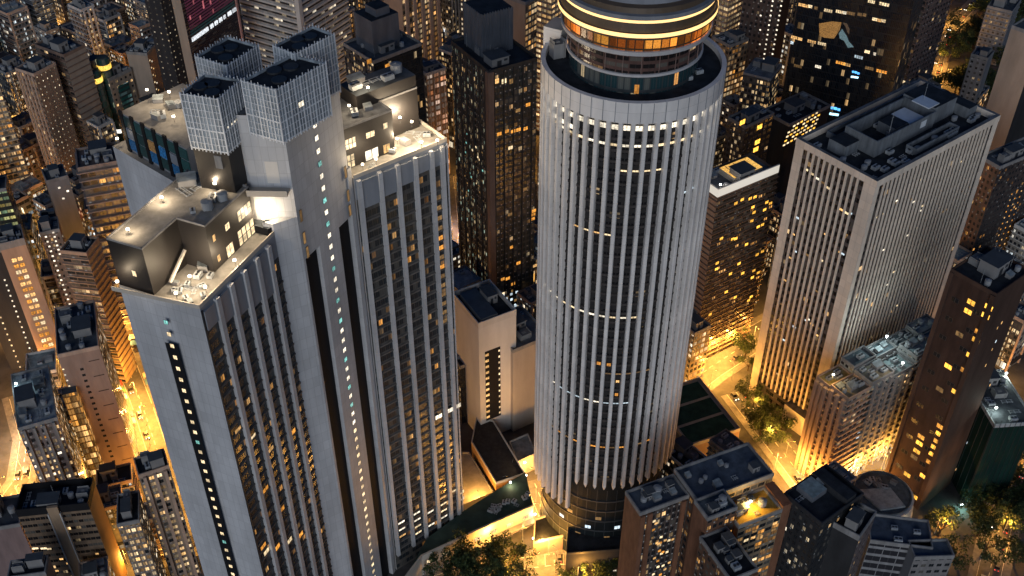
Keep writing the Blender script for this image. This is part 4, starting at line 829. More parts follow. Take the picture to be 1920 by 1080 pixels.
q = frame((1850, 296), (1874, 316), (1960, 272), 70, depth=10); rt = building('dark_gold_dot_tower', 'dark tower dotted with small gold lights right of the finned slab', 'apartment tower', q, fac('orange_side', (.28, .15, .09), 2.2, 3, .5, .5, .12, .9, AMBER, WARM), fac('gold_dots', (.07, .05, .045), 1.9, 3., .5, .4, .10, 1., AMBER, WARM, ac=.3), n=6, short='the dark tower of gold dots')
for c0 in (0, 1, 2):
    for k in range(12): facewin(rt, q, 'R', 1915-c0*13-k*3.5+c0*4, 358+k*11+c0*3, .7, .7, 'amber' if (k+c0) % 3 else 'warm', PANE1)
# ---- centre
q = frame((1335, 360), (1345, 371), (1456, 322), 84, depth=15); rt = building('roof_terrace_tower', 'tower with wavy dark balconies, scattered amber rooms and a white lit roof terrace', 'apartment tower', q, f_blanks, fac('dark_balconies', (.17, .12, .085), 1.7, 2.5, .9, .62, .10, 1.4, AMBER, WARM, (.03, .024, .018), .2, .25), n=4, ledge=(2.5, .45, .35), pmat=mat('balcony_brown', (.17, .115, .085), .8), roof=ROOFB, short='the tower with the white lit terrace')
b = MB(); LITW = glow('parapet_glow_white', (1, .93, .8), .62)  # emissive sheets put the terrace lamplight into the parapet faces
b.box(-q.w/2-.05, q.w/2, -q.d/2-.08, -q.d/2-.03, 84.2, 87.6, 0); b.build('parapet_glow', LITW, rt); b = MB(); b.box(-q.w/2-.10, -q.w/2-.06, -q.d/2, q.d/2-2, 84.2, 87.6, 0); b.build('parapet_glow', LITW, rt)
b = MB(); b.box(-q.w/2-.05, q.w/2, -q.d/2, -q.d/2+.3, 84.2, 87.9, 0); b.box(-q.w/2-.05, -q.w/2+.3, -q.d/2+.3, q.d/2, 84.2, 87.9, 0); b.build('screen_wall', WHT2, rt)
b = MB(); b.box(-4, 10, -q.d/2+3.5, q.d/2-3, 84.1, 86.5, 0, 1); b.build('lit_pavilion', [CREAMW, emat('terrace_gold', (1, .55, .12), 1.0)], rt)
for u, v in ((1390, 373), (1378, 380), (1405, 371), (1414, 368), (1410, 387), (1412, 397), (1436, 378), (1432, 392), (1443, 380), (1408, 413), (1378, 446), (1372, 447), (1398, 457), (1418, 476), (1428, 470), (1351, 446), (1343, 492), (1342, 503), (1384, 493), (1391, 511), (1412, 506), (1409, 519), (1420, 510), (1360, 546), (1377, 556), (1402, 562), (1407, 555), (1330, 588), (1374, 605), (1368, 512), (1420, 424), (1428, 420)): facewin(rt, q, 'R', u, v, 1.7, 1.3, 'gold', PANE, out=.46)
q = frame((1278, 606), (1302, 628), (1332, 612), 30, depth=12); building('corner_tenement', 'low tenement with lit window rows between the cylinder and the gold street', 'apartment block', q, f_res, f_gold, n=5, short='the tenement by the gold street')
q = frame((858, 553), (897, 615), (962, 583), 58); rt = building('white_windowless_block', 'pale windowless block with one black strip of yellow stair windows', 'office block', q, mat('white_wall_left', (.60, .59, .57), .8, .12, .15), mat('white_wall_right', (.60, .58, .55), .8, .12, .15), n=0, roof=ROOFT, pmat=WHT2, para=2.2, short='the pale windowless block')
b = MB(); b.box(-q.w/2+2, 1, -q.d/2+1.5, q.d/2-2, 58, 60, 0, 1); b.build('roof_tank', [PARA, mat('roof_water_blue', (.06, .085, .11), .3, .3)], rt)
a0, z0 = fpt(q, 'R', 909, 660); a1, z1_ = fpt(q, 'R', 938, 652)
b = MB(); b.box(a0, a1, -q.d/2-.06, -q.d/2-.004, 10, z0, 0); b.build('window_strip', BLACKC, rt)
for k in range(14):
    z = z0-2.4-k*2.9
    if z > 11: window(rt, (a0+.8, -q.d/2-.05), (0, -1), z, 1.5, 1.2, 'warm', PANE1); window(rt, (a1-.5, -q.d/2-.05), (0, -1), z, .7, 1.0, 'cream', PANE1)
equip(rt, 'roof_hut', 3, 2, 58, 4, 6, 4)
q = frame((946, 640), (962, 660), (1030, 630), 42, depth=20); building('plain_annex', 'plain brown grey annex wall between the pale windowless block and the cylinder', 'office block', q, mat('annex_wall', (.36, .32, .28), .85, .15, .15), MATS['annex_wall'], n=2, roof=ROOFB, short='the plain annex')
q = frame((838, 640), (862, 690), (880, 680), 30, depth=16); building('dark_louvre_block', 'low dark louvred block tucked against the right edge of the grey tower', 'low building', q, f_resd, f_dkg, n=3, roof=ROOFT, short='the dark louvred block')
# ---- right, near
qO = frame((1530, 700), (1592, 746), (1800, 636), 48)
rowmats = [mat('old_roof_ochre', (.26, .235, .17), .9, .4, .5, streak=False), mat('old_roof_teal', (.23, .29, .295), .9, .4, .5, streak=False), mat('old_roof_slate', (.10, .125, .14), .9, .4, .5, streak=False), mat('old_roof_pale', (.38, .41, .40), .9, .4, .5, streak=False)]
names = [('gold lit roof garden on its corner', 'corner'), ('flat ochre roof', 'ochre'), ('dark slate roof well', 'slate'), ('teal grey roof terrace', 'teal'), ('pale roof huts', 'pale')]
f_old = fac('old_bands', (.60, .46, .33), 3.2, 3., .9, .42, .32, 1.4, AMBER, WARM, ac=.8); f_oldr = fac('old_cluttered', (.56, .58, .50), 2.2, 2.9, .65, .55, .35, 1.3, WARM, CREAM, ac=1.)
for i in range(5):
    for j in range(2):
        q = Frame(); q.U, q.V, q.a = qO.U, qO.V, qO.a; q.w = qO.w/5-.15; q.d = qO.d*(.56 if j == 0 else .42)-.15; q.z = 48+[-1.5, 0, -2.5, 1, -.5][(i+j*2) % 5]
        q.c = qO.F+qO.U*(qO.w*(i+.5)/5)+qO.V*(qO.d*(.28 if j == 0 else .79)); q.F = q.c-q.U*q.w/2-q.V*q.d/2
        side = 'front' if j == 0 else 'back'
        rr = rowmats[[0, 0, 1, 1, 3, 2, 2, 2, 2, 3][i+j*5]]
        rt = building('old_apartment_block', f'old apartment block, {["first", "second", "third", "fourth", "fifth"][i]} of its {side} row from the finned slab corner', 'apartment block', q, f_old if i == 0 else f_oldr, f_oldr, roof=rr, n=7, piers=(('L', 3, 1.3, 1.2),) if i == 0 else (('R', 3, .9, 1.0),), pmat=SALW if i == 0 else PARA, group='old apartment blocks by the finned slab', ledge=(3., .7, .9) if j == 0 else None, big=False, short=f'the old apartment blocks')
        if i == 0 and j == 1:
            b = MB(); b.box(-q.w/2+.4, q.w/2-.4, -q.d/2+.4, q.d/2-.4, q.z+.05, q.z+.3, 0); b.build('roof_planting', mat('roof_planting', (.30, .24, .10), .9, .5, 1.), rt)
        if i in (0, 1): 
            for k in range(12): facewin(rt, q, 'R', rng.uniform(1600, 1660), rng.uniform(800, 860), 1.4, 1.2, rng.choice(['amber', 'warm', 'cool']), PANE)
q = frame((1800, 520), (1868, 556), (1936, 512), 100, depth=16); rt = building('brown_brick_tower', 'near black brown brick tower with two columns of glowing yellow rooms', 'apartment tower', q, mat('brown_tower_front', (.055, .032, .025), .85, .35, .4), f_blankb, n=6, roof=ROOFT, pmat=f_blankb, short='the brown tower of yellow rooms')
for pts, dx in ((((1823, 567), (1817, 584), (1801, 627), (1780, 687), (1764, 730), (1729, 819), (1726, 831), (1721, 846), (1716, 857), (1703, 890), (1695, 913)), 0), (((1856, 576), (1850, 592), (1837, 623), (1832, 638), (1821, 667), (1810, 695), (1793, 735), (1763, 814), (1759, 828), (1754, 839), (1750, 852), (1745, 867), (1733, 893), (1718, 932), (1765, 800)), 1)):
    for k, (u, v) in enumerate(pts): facewin(rt, q, 'L', u-2, v, 2.7, 1.9, ('gold', 'gold', 'amber')[k % 3] if (u, v) not in ((1801, 627), (1764, 730), (1716, 857)) else 'dim', PANE)
for k in range(24):
    z = 94-k*3.9
    for a in (q.d*.27, -q.d*.20): window(rt, (-q.w/2, a-.6), (-1, 0), z, 2.5, 1.7, 'off', {'off': pane_mesh(mat('unlit_pane', (.02, .022, .025), .2, .1), 2)}) if k % 2 else None
for u, v in ((1860, 615), (1868, 605), (1857, 640), (1850, 655), (1838, 685), (1888, 618), (1870, 665), (1846, 722), (1803, 830), (1782, 880), (1768, 916)): facewin(rt, q, 'R', u+10, v, .6, 1.2, 'cool' if u % 2 else 'warm', PANE1)
b = MB(); b.box(-q.w/2-.5, -q.w/2-.004, -q.d/2+.02, -q.d/2+1.6, 0, 100, 0); b.box(-q.w/2-.5, -q.w/2-.004, q.d/2-1.4, q.d/2, 0, 100, 0); b.build('edge_pier', f_blankb, rt)
q = frame((1838, 700), (1864, 800), (1918, 770), 40, depth=26); rt = building('scaffolded_building', 'building wrapped in dark green mesh with bright work lights on top', 'construction site', q, mat('green_mesh', (.004, .024, .019), .85, .4, .2), MATS['green_mesh'], n=10, roof=ROOF, pmat=STEEL, short='the green mesh wrapped building')
for i in range(9):
    b = MB(); x = -q.w/2+i*q.w/8; b.tube((x, -q.d/2-.25, 0), (x, -q.d/2-.25, 43), .07); b.build('scaffold_pole', DARKM, rt)
for i in range(9):
    b = MB(); y = -q.d/2+i*q.d/8; b.tube((-q.w/2-.25, y, 0), (-q.w/2-.25, y, 43), .07); b.build('scaffold_pole', DARKM, rt)
q = frame((1612, 925), (1682, 950), (1712, 905), 16); rt = thing('round_podium', 'curved low podium with stacked white lit decks below the brown tower', 'podium', (q.c.x, q.c.y, 0)); pc = q.c
for k, (r0, z0) in enumerate(((11, 0), (10.6, 3), (10.2, 6), (9.8, 9))):
    b = MB(); b.revolve(0, 0, [(r0, z0), (r0, z0+2.2), (r0+.9, z0+2.3), (r0+.9, z0+2.9), (r0-.9, z0+2.95)], 36, [1, 1, 0, 0, 0]); b.build('deck', [WHT2, fac('deck_glass', (.3, .28, .22), 3, 4, .95, .8, 5., 1.6, CREAM, WHITE, ac=0.)], rt)
b = MB(); b.revolve(0, 0, [(9.8, 11.9), (9.8, 12.6), (9.4, 12.6), (9.4, 12.1), (.1, 12.1)], 36); b.build('roof', rowmats[2], rt)
b = MB(); b.prism([(-8.5, 1), (-3, -8), (6, -6.5), (3, 2)], 12.1, 12.9, 0); b.build('pale_roof_section', rowmats[3], rt)
for i in range(9): equip(rt, ['cooling_unit', 'pipe_run', 'roof_shed'][i % 3], rng.uniform(-5, 5), rng.uniform(2, 6), 12.1, 2.2, 1.8, 1.5, rng.uniform(0, 3))
reg('the curved podium', [(pc.x+11.5*math.cos(i*PI/4), pc.y+11.5*math.sin(i*PI/4)) for i in range(8)], 12)
# near bottom right
def multi(name, label, cat, c, a, blocks, n=5, short=None):       # blocks: (x0, x1, y0, y1, z, wall front, wall left, roof)
    rt = thing(name, label, cat, (c.x, c.y, 0), a)
    for x0, x1, y0, y1, z, m1, m2, rf in blocks:
        b = MB(); P = [(x0, y0), (x1, y0), (x1, y1), (x0, y1)]
        b.prism(P, 0, z, 0, False, False, [m.get('bw') for m in (m1, m2, m1, m2)], [0, 1, 0, 1]); b.build('wing', [m1, m2], rt)
        r = MB(); r.face([(x0, y0, z-.01), (x1, y0, z-.01), (x1, y1, z-.01), (x0, y1, z-.01)], 0)
        for e in ((x0-.05, x1+.05, y0-.05, y0+.35), (x0-.05, x1+.05, y1-.35, y1+.05), (x0-.05, x0+.35, y0+.35, y1-.35), (x1-.35, x1+.05, y0+.35, y1-.35)): r.box(*e, z-.5, z+1, 1)
        r.build('roof', [rf, PARA], rt)
        rg = random.Random(int(x0*31+y0*7)); 
        for i in range(n):
            k = rg.choice(['cooling_unit', 'pipe_run', 'water_tank', 'roof_shed', 'roof_hut']); s = rg.uniform(1.2, 2.6)
            if x1-x0 > 5 and y1-y0 > 5: equip(rt, k, rg.uniform(x0+2.2, x1-2.2), rg.uniform(y0+2.2, y1-2.2), z, s, s, s*.9, 0)
    u = Vector((math.cos(a), math.sin(a))); v = Vector((-u.y, u.x))
    for x0, x1, y0, y1, z, *_ in blocks: reg(short or label, [c+u*x+v*y for x, y in ((x0, y0), (x1, y0), (x1, y1), (x0, y1))], z)
    return rt
zz = 72; o = at(1200, 966, zz); p = at(1292, 932, zz); a = math.atan2((p-o).y, (p-o).x); 
u_ = Vector((math.cos(a), math.sin(a))); v_ = Vector((-u_.y, u_.x))
def loc(u, v, z=zz): d = at(u, v, z)-o; return d.dot(u_), d.dot(v_)
f_bb = fac('brick_clutter', (.10, .075, .065), 1.7, 2.8, .7, .6, .25, 1.4, WARM, CREAM, ac=1.); f_bs = fac('ochre_balconies', (.40, .30, .19), 2.4, 2.8, .85, .5, .30, 1.1, AMBER, WARM, ac=.6)
x1_, _y = loc(1292, 932); xb, yb = loc(1448, 915); xt, yt = loc(1410, 842); xl, yl = loc(1172, 925)
SLATE = mat('roof_slate_blue', (.075, .095, .125), .85, .4, .3, streak=False)
rt = multi('brick_tower', 'brown brick tower of stepped wings with dark roofs at the bottom of the view', 'apartment tower', o, a, [
    (0, 15.7, 0, 8.5, zz, f_bb, BRICK, SLATE), (16, 41, -4, 9, zz+1.5, f_bs, f_brick, SLATE), (14.5, 24, -11, -4.05, zz+3, f_brick, BRICK, rowmats[2]), (12.8, 21.5, -26.5, -11.05, zz-4, f_bb, f_brick, ROOFT), (24.1, 38.5, -13, -4.05, zz-3, f_bs, BRICK, mat('terrace_yellow', (.45, .28, .06), .8, .3, .8, streak=False))], 9, 'the brown brick tower')
TERR = o+u_*31+v_*-8
for x in (.0, 2.4, 13.2): b = MB(); b.box(x, x+1.4, -.7, -.01, 0, zz-.4, 0); b.build('pier', BRICK, rt)
for x in (12.9, 19.8): b = MB(); b.box(x, x+1.6, -27.3, -26.51, 0, zz-4.4, 0); b.build('pier', BRICK, rt)
b = MB(); b.box(38.55, 41.4, -13, -4.1, 0, zz-1, 0); b.build('pier', BRICK, rt)
for i in range(46):
    xx = rng.uniform(4.5, 12.6); window(rt, (xx, -.02), (0, -1), rng.uniform(20, zz-5), 1., 1., rng.choice(['dim', 'warm', 'cream', 'amber']), PANE1)
for i in range(30): window(rt, (25+rng.randint(0, 5)*2.3+.4, -13.03), (0, -1), zz-8-2.8*rng.randint(0, 14), 1.6, 1.2, rng.choice(['warm', 'cream', 'dim']), PANE)
q = frame((1474, 925), (1540, 985), (1614, 925), 66); rt = building('dark_tower', 'black walled tower with stepped dark roofs and sparse white and amber windows', 'apartment tower', q, fac('black_tower_side', (.030, .032, .036), 2., 2.9, .5, .5, .10, 1.3, CREAM, WHITE, ac=.2), fac('black_tower', (.022, .024, .028), 1.8, 2.9, .5, .5, .12, 1.3, WARM, CREAM, ac=.2), n=4, roof=ROOFT, short='the black walled tower', pmat=DARKM, big=False)
b = MB(); b.box(-5, 1, 0, 6, 66, 68, 0, 1); b.build('skylight_block', [MATS['plant_block_grey'], rowmats[1]], rt); b = MB(); b.box(2, 6, -q.d/2+.5, q.d/2-.5, 66, 68.4, 0, 1); b.build('plant_ridge', [DARKM, ROOFT], rt)
q2 = frame((1560, 985), (1610, 1012), (1642, 965), 61); building('dark_tower_wing', 'dark roofed stair tower with a pale edge beside the black walled tower', 'apartment tower', q2, f_blankd, fac('pinkish_wall', (.20, .15, .14), 2.4, 3., .3, .3, .15, 1., ac=.3), n=1, roof=ROOFT, short='the dark stair tower', para=1.6)
q = frame((1641, 968), (1631, 1016), (1745, 1018), 50); building('grey_school_block', 'grey block with a large slate roof and white gallery bands at lower right', 'office block', q, f_blankg, fac('gallery_bands', (.36, .36, .37), 4, 3.4, .95, .66, .0, 1., glass=(.03, .03, .035), ac=0., cur=0.), n=3, big=False, roof=SLATE, short='the slate roofed grey block')
q = frame((1703, 1016), (1714, 1048), (1788, 1044), 50); rt = building('grey_stair_block', 'small pale grey block with paired dark windows in front of the slate roofed block', 'office block', q, f_blankg, fac('paired_windows', (.30, .285, .28), 2.2, 3., .6, .42, .0, 1., ac=0.), n=0, roof=SLATE, short='the small pale grey block')
# green courts roof
q = frame((1212, 742), (1292, 838), (1392, 812), 14); rt = building('court_block', 'low block whose roof is three dark green courts with cream borders', 'podium', q, f_blankg, f_blanks, n=0, roof=mat('court_border', (.40, .37, .28), .8, .2), pmat=CREAMW, short='the green court roof')
for k in range(3):
    y0 = -q.d/2+.9+k*(q.d-1)/3; b = MB(); b.box(-q.w/2+1.3, q.w/2-1.3, y0+.4, y0+(q.d-1)/3-.9, 14.02, 14.10, 0); b.build('court', mat('court_green', (.02, .065, .045), .8, .4, .3, streak=False), rt)
# ---- left, near
def lb(name, label, cat, pts, z, mL, mR, **k):
    q = frame(*pts, z, depth=k.pop('depth', None), width=k.pop('width', None)); return building(name, label, cat, q, mL, mR, **k), q
lb('balcony_commercial_block', 'brown block with deep balcony bays, a few lit golden, behind the grey tower', 'apartment block', ((148, 325), (222, 305), (229, 268)), 84, fac('deep_bays', (.20, .155, .13), 3., 3.6, .82, .62, .30, 1.1, AMBER, WARM, (.025, .022, .02), .2), f_blankg, ledge=(3.6, .8, .5), pmat=mat('ledge_brown', (.26, .20, .17), .8), roof=mat('roof_brown', (.13, .10, .09), .9, .3), short='the balcony bay block')
rt, q = lb('grey_end_tower', 'narrow grey tower with three white lamps on its blank wall', 'apartment tower', ((92, 348), (128, 332), (130, 308)), 62, f_blankg, f_blankt, short='the narrow grey tower', n=4)
for u, v in ((111, 352), (127, 358), (119, 372)): facewin(rt, q, 'L', u, v, 1, .9, 'white', PANE1)
rt, q = lb('gold_window_tower', 'salmon tower with one wide column of blazing gold windows beside the dotted black tower', 'apartment tower', ((2, 472), (48, 456), (50, 428)), 66, mat('salmon_frame', (.42, .29, .21), .85, .15), fac('salmon_thin', (.36, .25, .19), 2., 2.9, .4, .4, .5, 1.3, CREAM, WARM), short='the gold window tower', roof=ROOFT, para=2.5)
for k in range(19):
    for a_ in (-.9, 1.2): window(rt, (-q.w/2, a_), (-1, 0), 59-k*2.9, 1.8, 1.8, 'cream' if (k*3+int(a_*2)) % 4 == 0 else ('amber' if k % 2 else 'warm'), PANE)
rt, q = lb('dotted_corner_tower', 'brown tower with a zigzag corner of white landing lamps left of the orange lit tower', 'apartment tower', ((76, 444), (112, 432), (117, 408)), 62, fac('brown_slots', (.26, .20, .165), 2.4, 3., .28, .4, .10, 1.2), f_blanks, short='the zigzag lamp tower', n=5)
for k in range(16):
    facewin(rt, q, 'L', 86+k*3.2, 444+k*9 if k < 6 else 444+k*9, .8, .8, 'white', PANE1); 
    if k < 6: facewin(rt, q, 'L', 100+k*2.4, 436+k*8, .8, .8, 'white', PANE1)
for k in range(14): window(rt, (q.w*.2-2, -q.d/2), (0, -1), 56-k*3.2, .8, .8, 'white', PANE1)
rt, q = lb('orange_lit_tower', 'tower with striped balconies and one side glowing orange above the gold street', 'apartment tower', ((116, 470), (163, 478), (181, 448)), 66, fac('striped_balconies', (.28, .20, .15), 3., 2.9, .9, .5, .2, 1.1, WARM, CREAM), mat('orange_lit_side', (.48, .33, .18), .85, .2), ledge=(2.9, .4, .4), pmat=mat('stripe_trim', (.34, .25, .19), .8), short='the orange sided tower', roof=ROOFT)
rt, q = lb('long_slab', 'long salmon slab tower with one column of small dark windows and a cluttered roof', 'apartment tower', ((108, 672), (186, 652), (182, 565)), 66, mat('salmon_slab_wall', (.36, .245, .19), .85, .2, .2), f_res, n=14, short='the long salmon slab', pmat=SALW)
UNL = {'off': pane_mesh(mat('unlit_pane', (.02, .022, .025), .2, .1), 2)}
for k in range(22): window(rt, (-q.w/2, q.d*.05), (-1, 0), 58-k*2.7, 1.1, 1.0, 'off', UNL)
for k in range(9): b = MB(); b.obox((-q.w/2, 0), (0, -1), q.d*.16, q.d*.42, -.08, -.003, 61-k*7, 61.3-k*7, 0); b.build('wall_groove', BRN and f_blankb, rt)
for k in range(24): window(rt, (-q.w/2, q.d/2-.4), (-1, 0), 60-k*2.6, .6, .6, 'white' if k % 3 else 'cream', PANE1)
b = MB(); b.box(-q.w/2-3.2, -q.w/2-.02, q.d/2-2.5, q.d/2+2.2, 0, 52, 0, 1); b.build('gold_bay', [fac('gold_bay_glass', (.4, .25, .1), 2., 2.8, .9, .8, 5., 1.5, AMBER, WARM, ac=0.), ROOF], rt)
lb('white_roofed_tenement', 'tenement with a pale roof, blue lamp and many small lit rooms on its front', 'apartment block', ((34, 800), (108, 786), (82, 690)), 54, fac('busy_tenement', (.30, .25, .24), 2.1, 2.9, .6, .5, .65, 1.5, CREAM, WARM, ac=1.), f_res, roof=rowmats[3], pmat=PARA, piers=(('L', 4, .8, .9),), n=10, short='the pale roofed tenement', wins=(('L', 26, 2.9, 1.3, 1.1, ['white', 'cream', 'amber', 'warm'], 3),))
rt, q = lb('black_dotted_tower', 'black tower edged with dotted white landing lights at the left frame edge', 'apartment tower', ((-62, 486), (4, 470), (0, 430)), 58, f_blankd, f_blankb, roof=ROOFT, short='the dotted black tower')
for k in range(18): facewin(rt, q, 'L', 9+k*3.55, 525+k*9.8, .6, .8, 'white', PANE1); window(rt, (-q.w/2, q.d*.22), (-1, 0), 48-k*3, .6, .8, 'cream', PANE1)
rt, q = lb('ochre_walled_block', 'block with dark window bands split by an ochre stripe and a plain orange side wall', 'office block', ((33, 967), (168, 953), (178, 905)), 46, fac('dark_bands_ochre', (.30, .205, .13), 1.5, 3.0, .9, .42, .04, 1.4, CREAM, WARM, (.014, .012, .012), .0, .12), f_blanko, roof=ROOFT, pmat=BLACKC, para=2.6, n=7, short='the ochre striped block')
b = MB(); b.box(-q.w/2-.9, -q.w/2-.01, -q.d*.09, q.d*.06, 0, 49, 0, 0); b.build('ochre_stripe', OCHRE, rt)
for y in (-q.d*.10, q.d*.065): b = MB(); b.box(-q.w/2-1.0, -q.w/2-.012, y, y+.35, 0, 46, 0); b.build('stripe_edge', WHT2, rt)
for u, v, w_ in ((66, 1028, 2), (82, 1028, 2), (92, 1029, 1.5), (182, 1038, 1), (115, 1048, 1.2), (128, 1056, 1.2), (107, 1070, 1)): facewin(rt, q, 'L', u, v, w_, .9, 'cream' if w_ > 1.3 else 'warm', PANE)
lb('small_dark_roof', 'small dark roofed block with a pink wall at the bottom left edge', 'low building', ((15, 1085), (86, 1076), (90, 1045)), 42, f_blanks, f_blanks, roof=ROOFT, n=3, short='the small dark roof')
lb('slim_tenement', 'slim tenement with a dark roof yard right of the ochre walled block', 'apartment block', ((220, 988), (262, 978), (264, 922)), 44, fac('slim_front', (.36, .27, .21), 1.8, 2.8, .7, .55, .9, 1.5, CREAM, WARM, ac=1.), f_res, roof=ROOFT, n=6, short='the slim tenement')
lb('bright_tenement', 'brightly lit tall tenement with vertical piers hard against the grey tower', 'apartment block', ((262, 900), (318, 876), (316, 842)), 54, fac('bright_front', (.42, .32, .24), 2.2, 2.8, .62, .5, .8, 1.5, CREAM, WARM, ac=1.), f_res, roof=ROOFT, piers=(('L', 3, 1., .9),), pmat=SALW, n=6, short='the bright tenement')
lb('purple_wall_block', 'blank purple brown walled block in the bottom left corner', 'office block', ((-80, 1000), (38, 985), (40, 930)), 30, mat('purple_brown_wall', (.24, .17, .16), .85, .2), MATS['purple_brown_wall'], n=3, short='the purple brown block')
lb('striped_balcony_tower', 'tower with a stack of pale lit balconies at the left frame edge', 'apartment tower', ((-30, 190), (2, 170), (26, 150)), 66, f_gold, fac('lit_stack', (.45, .34, .2), 3., 2.9, .9, .6, 1.2, 1.2, CREAM, WARM, ac=0.), ledge=(2.9, .5, .4), pmat=mat('stack_trim', (.45, .36, .26), .8), n=3, short='the lit balcony stack', depth=14)
lb('green_lit_office', 'dark office with green and yellow lit floors at the left frame edge', 'office block', ((-60, 372), (12, 356), (20, 330)), 60, fac('green_floors', (.05, .06, .05), 2.4, 3.2, .9, .45, 1.4, .9, (.6, 1, .6), (1, .75, .2), ac=0.), f_dkg, n=4, short='the green lit office')
# podium between grey tower and cylinder
zp = 10.0; P = [at(u, v, zp) for u, v in ((756, 1090), (790, 1045), (880, 1003), (1000, 950), (985, 885), (866, 960), (800, 1010))]
pc = sum(P, Vector((0, 0)))/len(P); rt = thing('hotel_podium', 'low curved podium with dark green roof at the foot of the grey tower', 'podium', (pc.x, pc.y, 0))
P = [p-pc for p in P]; b = MB(); b.prism([xy(p) for p in P], 0, zp, 0, 1)
for i in range(3):
    u, n, l = ax(P[i], P[i+1]); b.obox(P[i], u, 0, l, -.35, .25, zp, zp+1.1, 0)
b.build('wall', [CREAMW, mat('podium_roof_green', (.03, .055, .048), .7, .4, .2, streak=False)], rt)
for i in range(16):
    u0_ = rng.uniform(.15, .95); p = (P[2]+(P[3]-P[2])*u0_)*.78+P[4]*.22+Vector((rng.uniform(-2, 2), rng.uniform(-1, 3))); equip(rt, rng.choice(['cooling_unit', 'pipe_run', 'roof_shed', 'cooling_unit']), p.x, p.y, zp, 1.8, 1.4, 1.2, rng.uniform(0, 3))
for i in (1, 2):
    u, n, l = ax(P[i], P[i+1]); b = MB(); b.obox(P[i], u, .2, l-.2, -2.2, -.01, 3.6, 4.0, 0); b.build('canopy', PARA, rt)
    for k in range(int(l/3.2)): b = MB(); b.obox(P[i], u, k*3.2+.4, k*3.2+.8, -.4, -.01, 0, 3.5, 0); b.build('pilaster', PARA, rt)
    for k in range(int(l/3.2)-1): p = P[i]+u*(k*3.2+2.2); window(rt, xy(p), xy(n), .4, 2., 2.4, 'warm' if k % 3 else 'cream', PANE4, 'shop_window')
for i, m_ in ((1, 3), (2, 4)):
    u, n, l = ax(P[i], P[i+1])
    for k in range(m_): p = P[i]+u*l*(k+.5)/m_; window(rt, xy(p), xy(n), 5.2, 2.6, 1.8, 'cream', PANE4); 
def plain(name, label, cat, poly, z, mats, z0=0, short=None):
    c = sum(poly, Vector((0, 0)))/len(poly); rt = thing(name, label, cat, (c.x, c.y, 0)); b = MB(); b.prism([xy(p-c) for p in poly], z0, z, 0, 1)
    b.build('wall', [mats[0]], rt); 
    r = MB(); Q = [p-c for p in poly]
    for i in range(len(Q)):
        u, n, l = ax(Q[i], Q[(i+1) % len(Q)]); r.obox(Q[i], u, 0, l, -.04, .3, z-.2, z+.9, 1)
    r.face([(p.x, p.y, z+.02) for p in Q], 0); r.build('roof', [mats[1], mats[2]], rt); reg(short or label, poly, z); return rt
rt = plain('curved_hall', 'low hall with a dark ribbed roof edged by a gold lit curving wall', 'hall', [at(u, v, 9) for u, v in ((884, 830), (930, 908), (985, 890), (925, 790), (893, 785))], 9, [f_blanko, mat('hall_roof_dark', (.035, .03, .028), .7, .4, .6), CREAMW], short='the gold edged hall')
rt = plain('service_block', 'small pale service block with a bright doorway lamp beside the cylinder base', 'low building', [at(u, v, 8) for u, v in ((955, 830), (970, 868), (1005, 852), (990, 815))], 8, [CREAMW, ROOFB, PARA], short='the pale service block')
rt = plain('paved_deck', 'grey paved deck between the grey tower foot and the gold edged hall', 'terrace', [at(u, v, 5) for u, v in ((866, 950), (925, 925), (880, 850), (866, 850))], 5, [GREYD, SLAB, PARA], short='the paved deck')
rt = plain('entry_hall', 'low dark canopy block lit orange underneath at the end of the podium', 'low building', [at(u, v, 7) for u, v in ((1000, 1020), (1060, 1005), (1050, 960), (1003, 975))], 7, [f_blanks, ROOFT, CREAMW], short='the canopy block')
rt = plain('base_annex', 'dark low annex at the foot of the cylinder with white lamps along its front', 'low building', [at(u, v, 13) for u, v in ((1062, 1040), (1170, 1032), (1168, 985), (1066, 992))], 13, [f_blankd, ROOFT, DARKM], short='the dark base annex')
for k in range(7): window(rt, (-7+k*2.3, -4.6), (0, -1), 2.0, 1.2, .8, 'white', PANE1)

# ================================================================== ground, roads, lamps, trees, cars, low infill
b = MB(); b.face([(-3000, -500, 0), (3000, -500, 0), (3000, 5000, 0), (-3000, 5000, 0)])
struct(b.build('ground', mat('ground_concrete', (.085, .082, .08), .9, .4, .12, streak=False)))
ASPH = mat('asphalt', (.14, .135, .125), .7, .3, .5, streak=False); PAVE = mat('pavement_slabs', (.20, .19, .18), .85, .3, .6, streak=False); LINE = mat('road_paint', (.75, .72, .65), .6, .15)
ROADS = [[(1225, 770), (1330, 690), (1430, 625), (1540, 560)], [(205, 600), (240, 690), (270, 770), (300, 860), (330, 930)], [(700, 1135), (900, 1078), (1050, 1058), (1180, 1070)], [(1380, 735), (1430, 800), (1470, 850), (1530, 930)],
         [(1845, 1120), (1872, 1000), (1890, 930), (1915, 860)], [(1745, 170), (1765, 100), (1790, 45), (1840, -5)], [(-10, 970), (40, 900), (52, 820), (30, 740)], [(110, 292), (215, 285), (300, 262)], [(1040, 1060), (1035, 985), (1000, 900)], [(840, 500), (848, 430), (838, 330)]]
RW = [13, 8, 10, 9, 8, 6, 6, 9, 7, 7]
RPTS = [[at(u, v, 0) for u, v in r] for r in ROADS]
def ribbon(pts, o0, o1, z, b, mi=0):
    L = []
    for i, p in enumerate(pts):
        d = ((pts[min(i+1, len(pts)-1)]-pts[max(i-1, 0)])).normalized(); n = Vector((-d.y, d.x)); L.append((p+n*o0, p+n*o1))
    for i in range(len(L)-1): b.face([(*L[i][1], z), (*L[i+1][1], z), (*L[i+1][0], z), (*L[i][0], z)][::-1], mi)
    return L
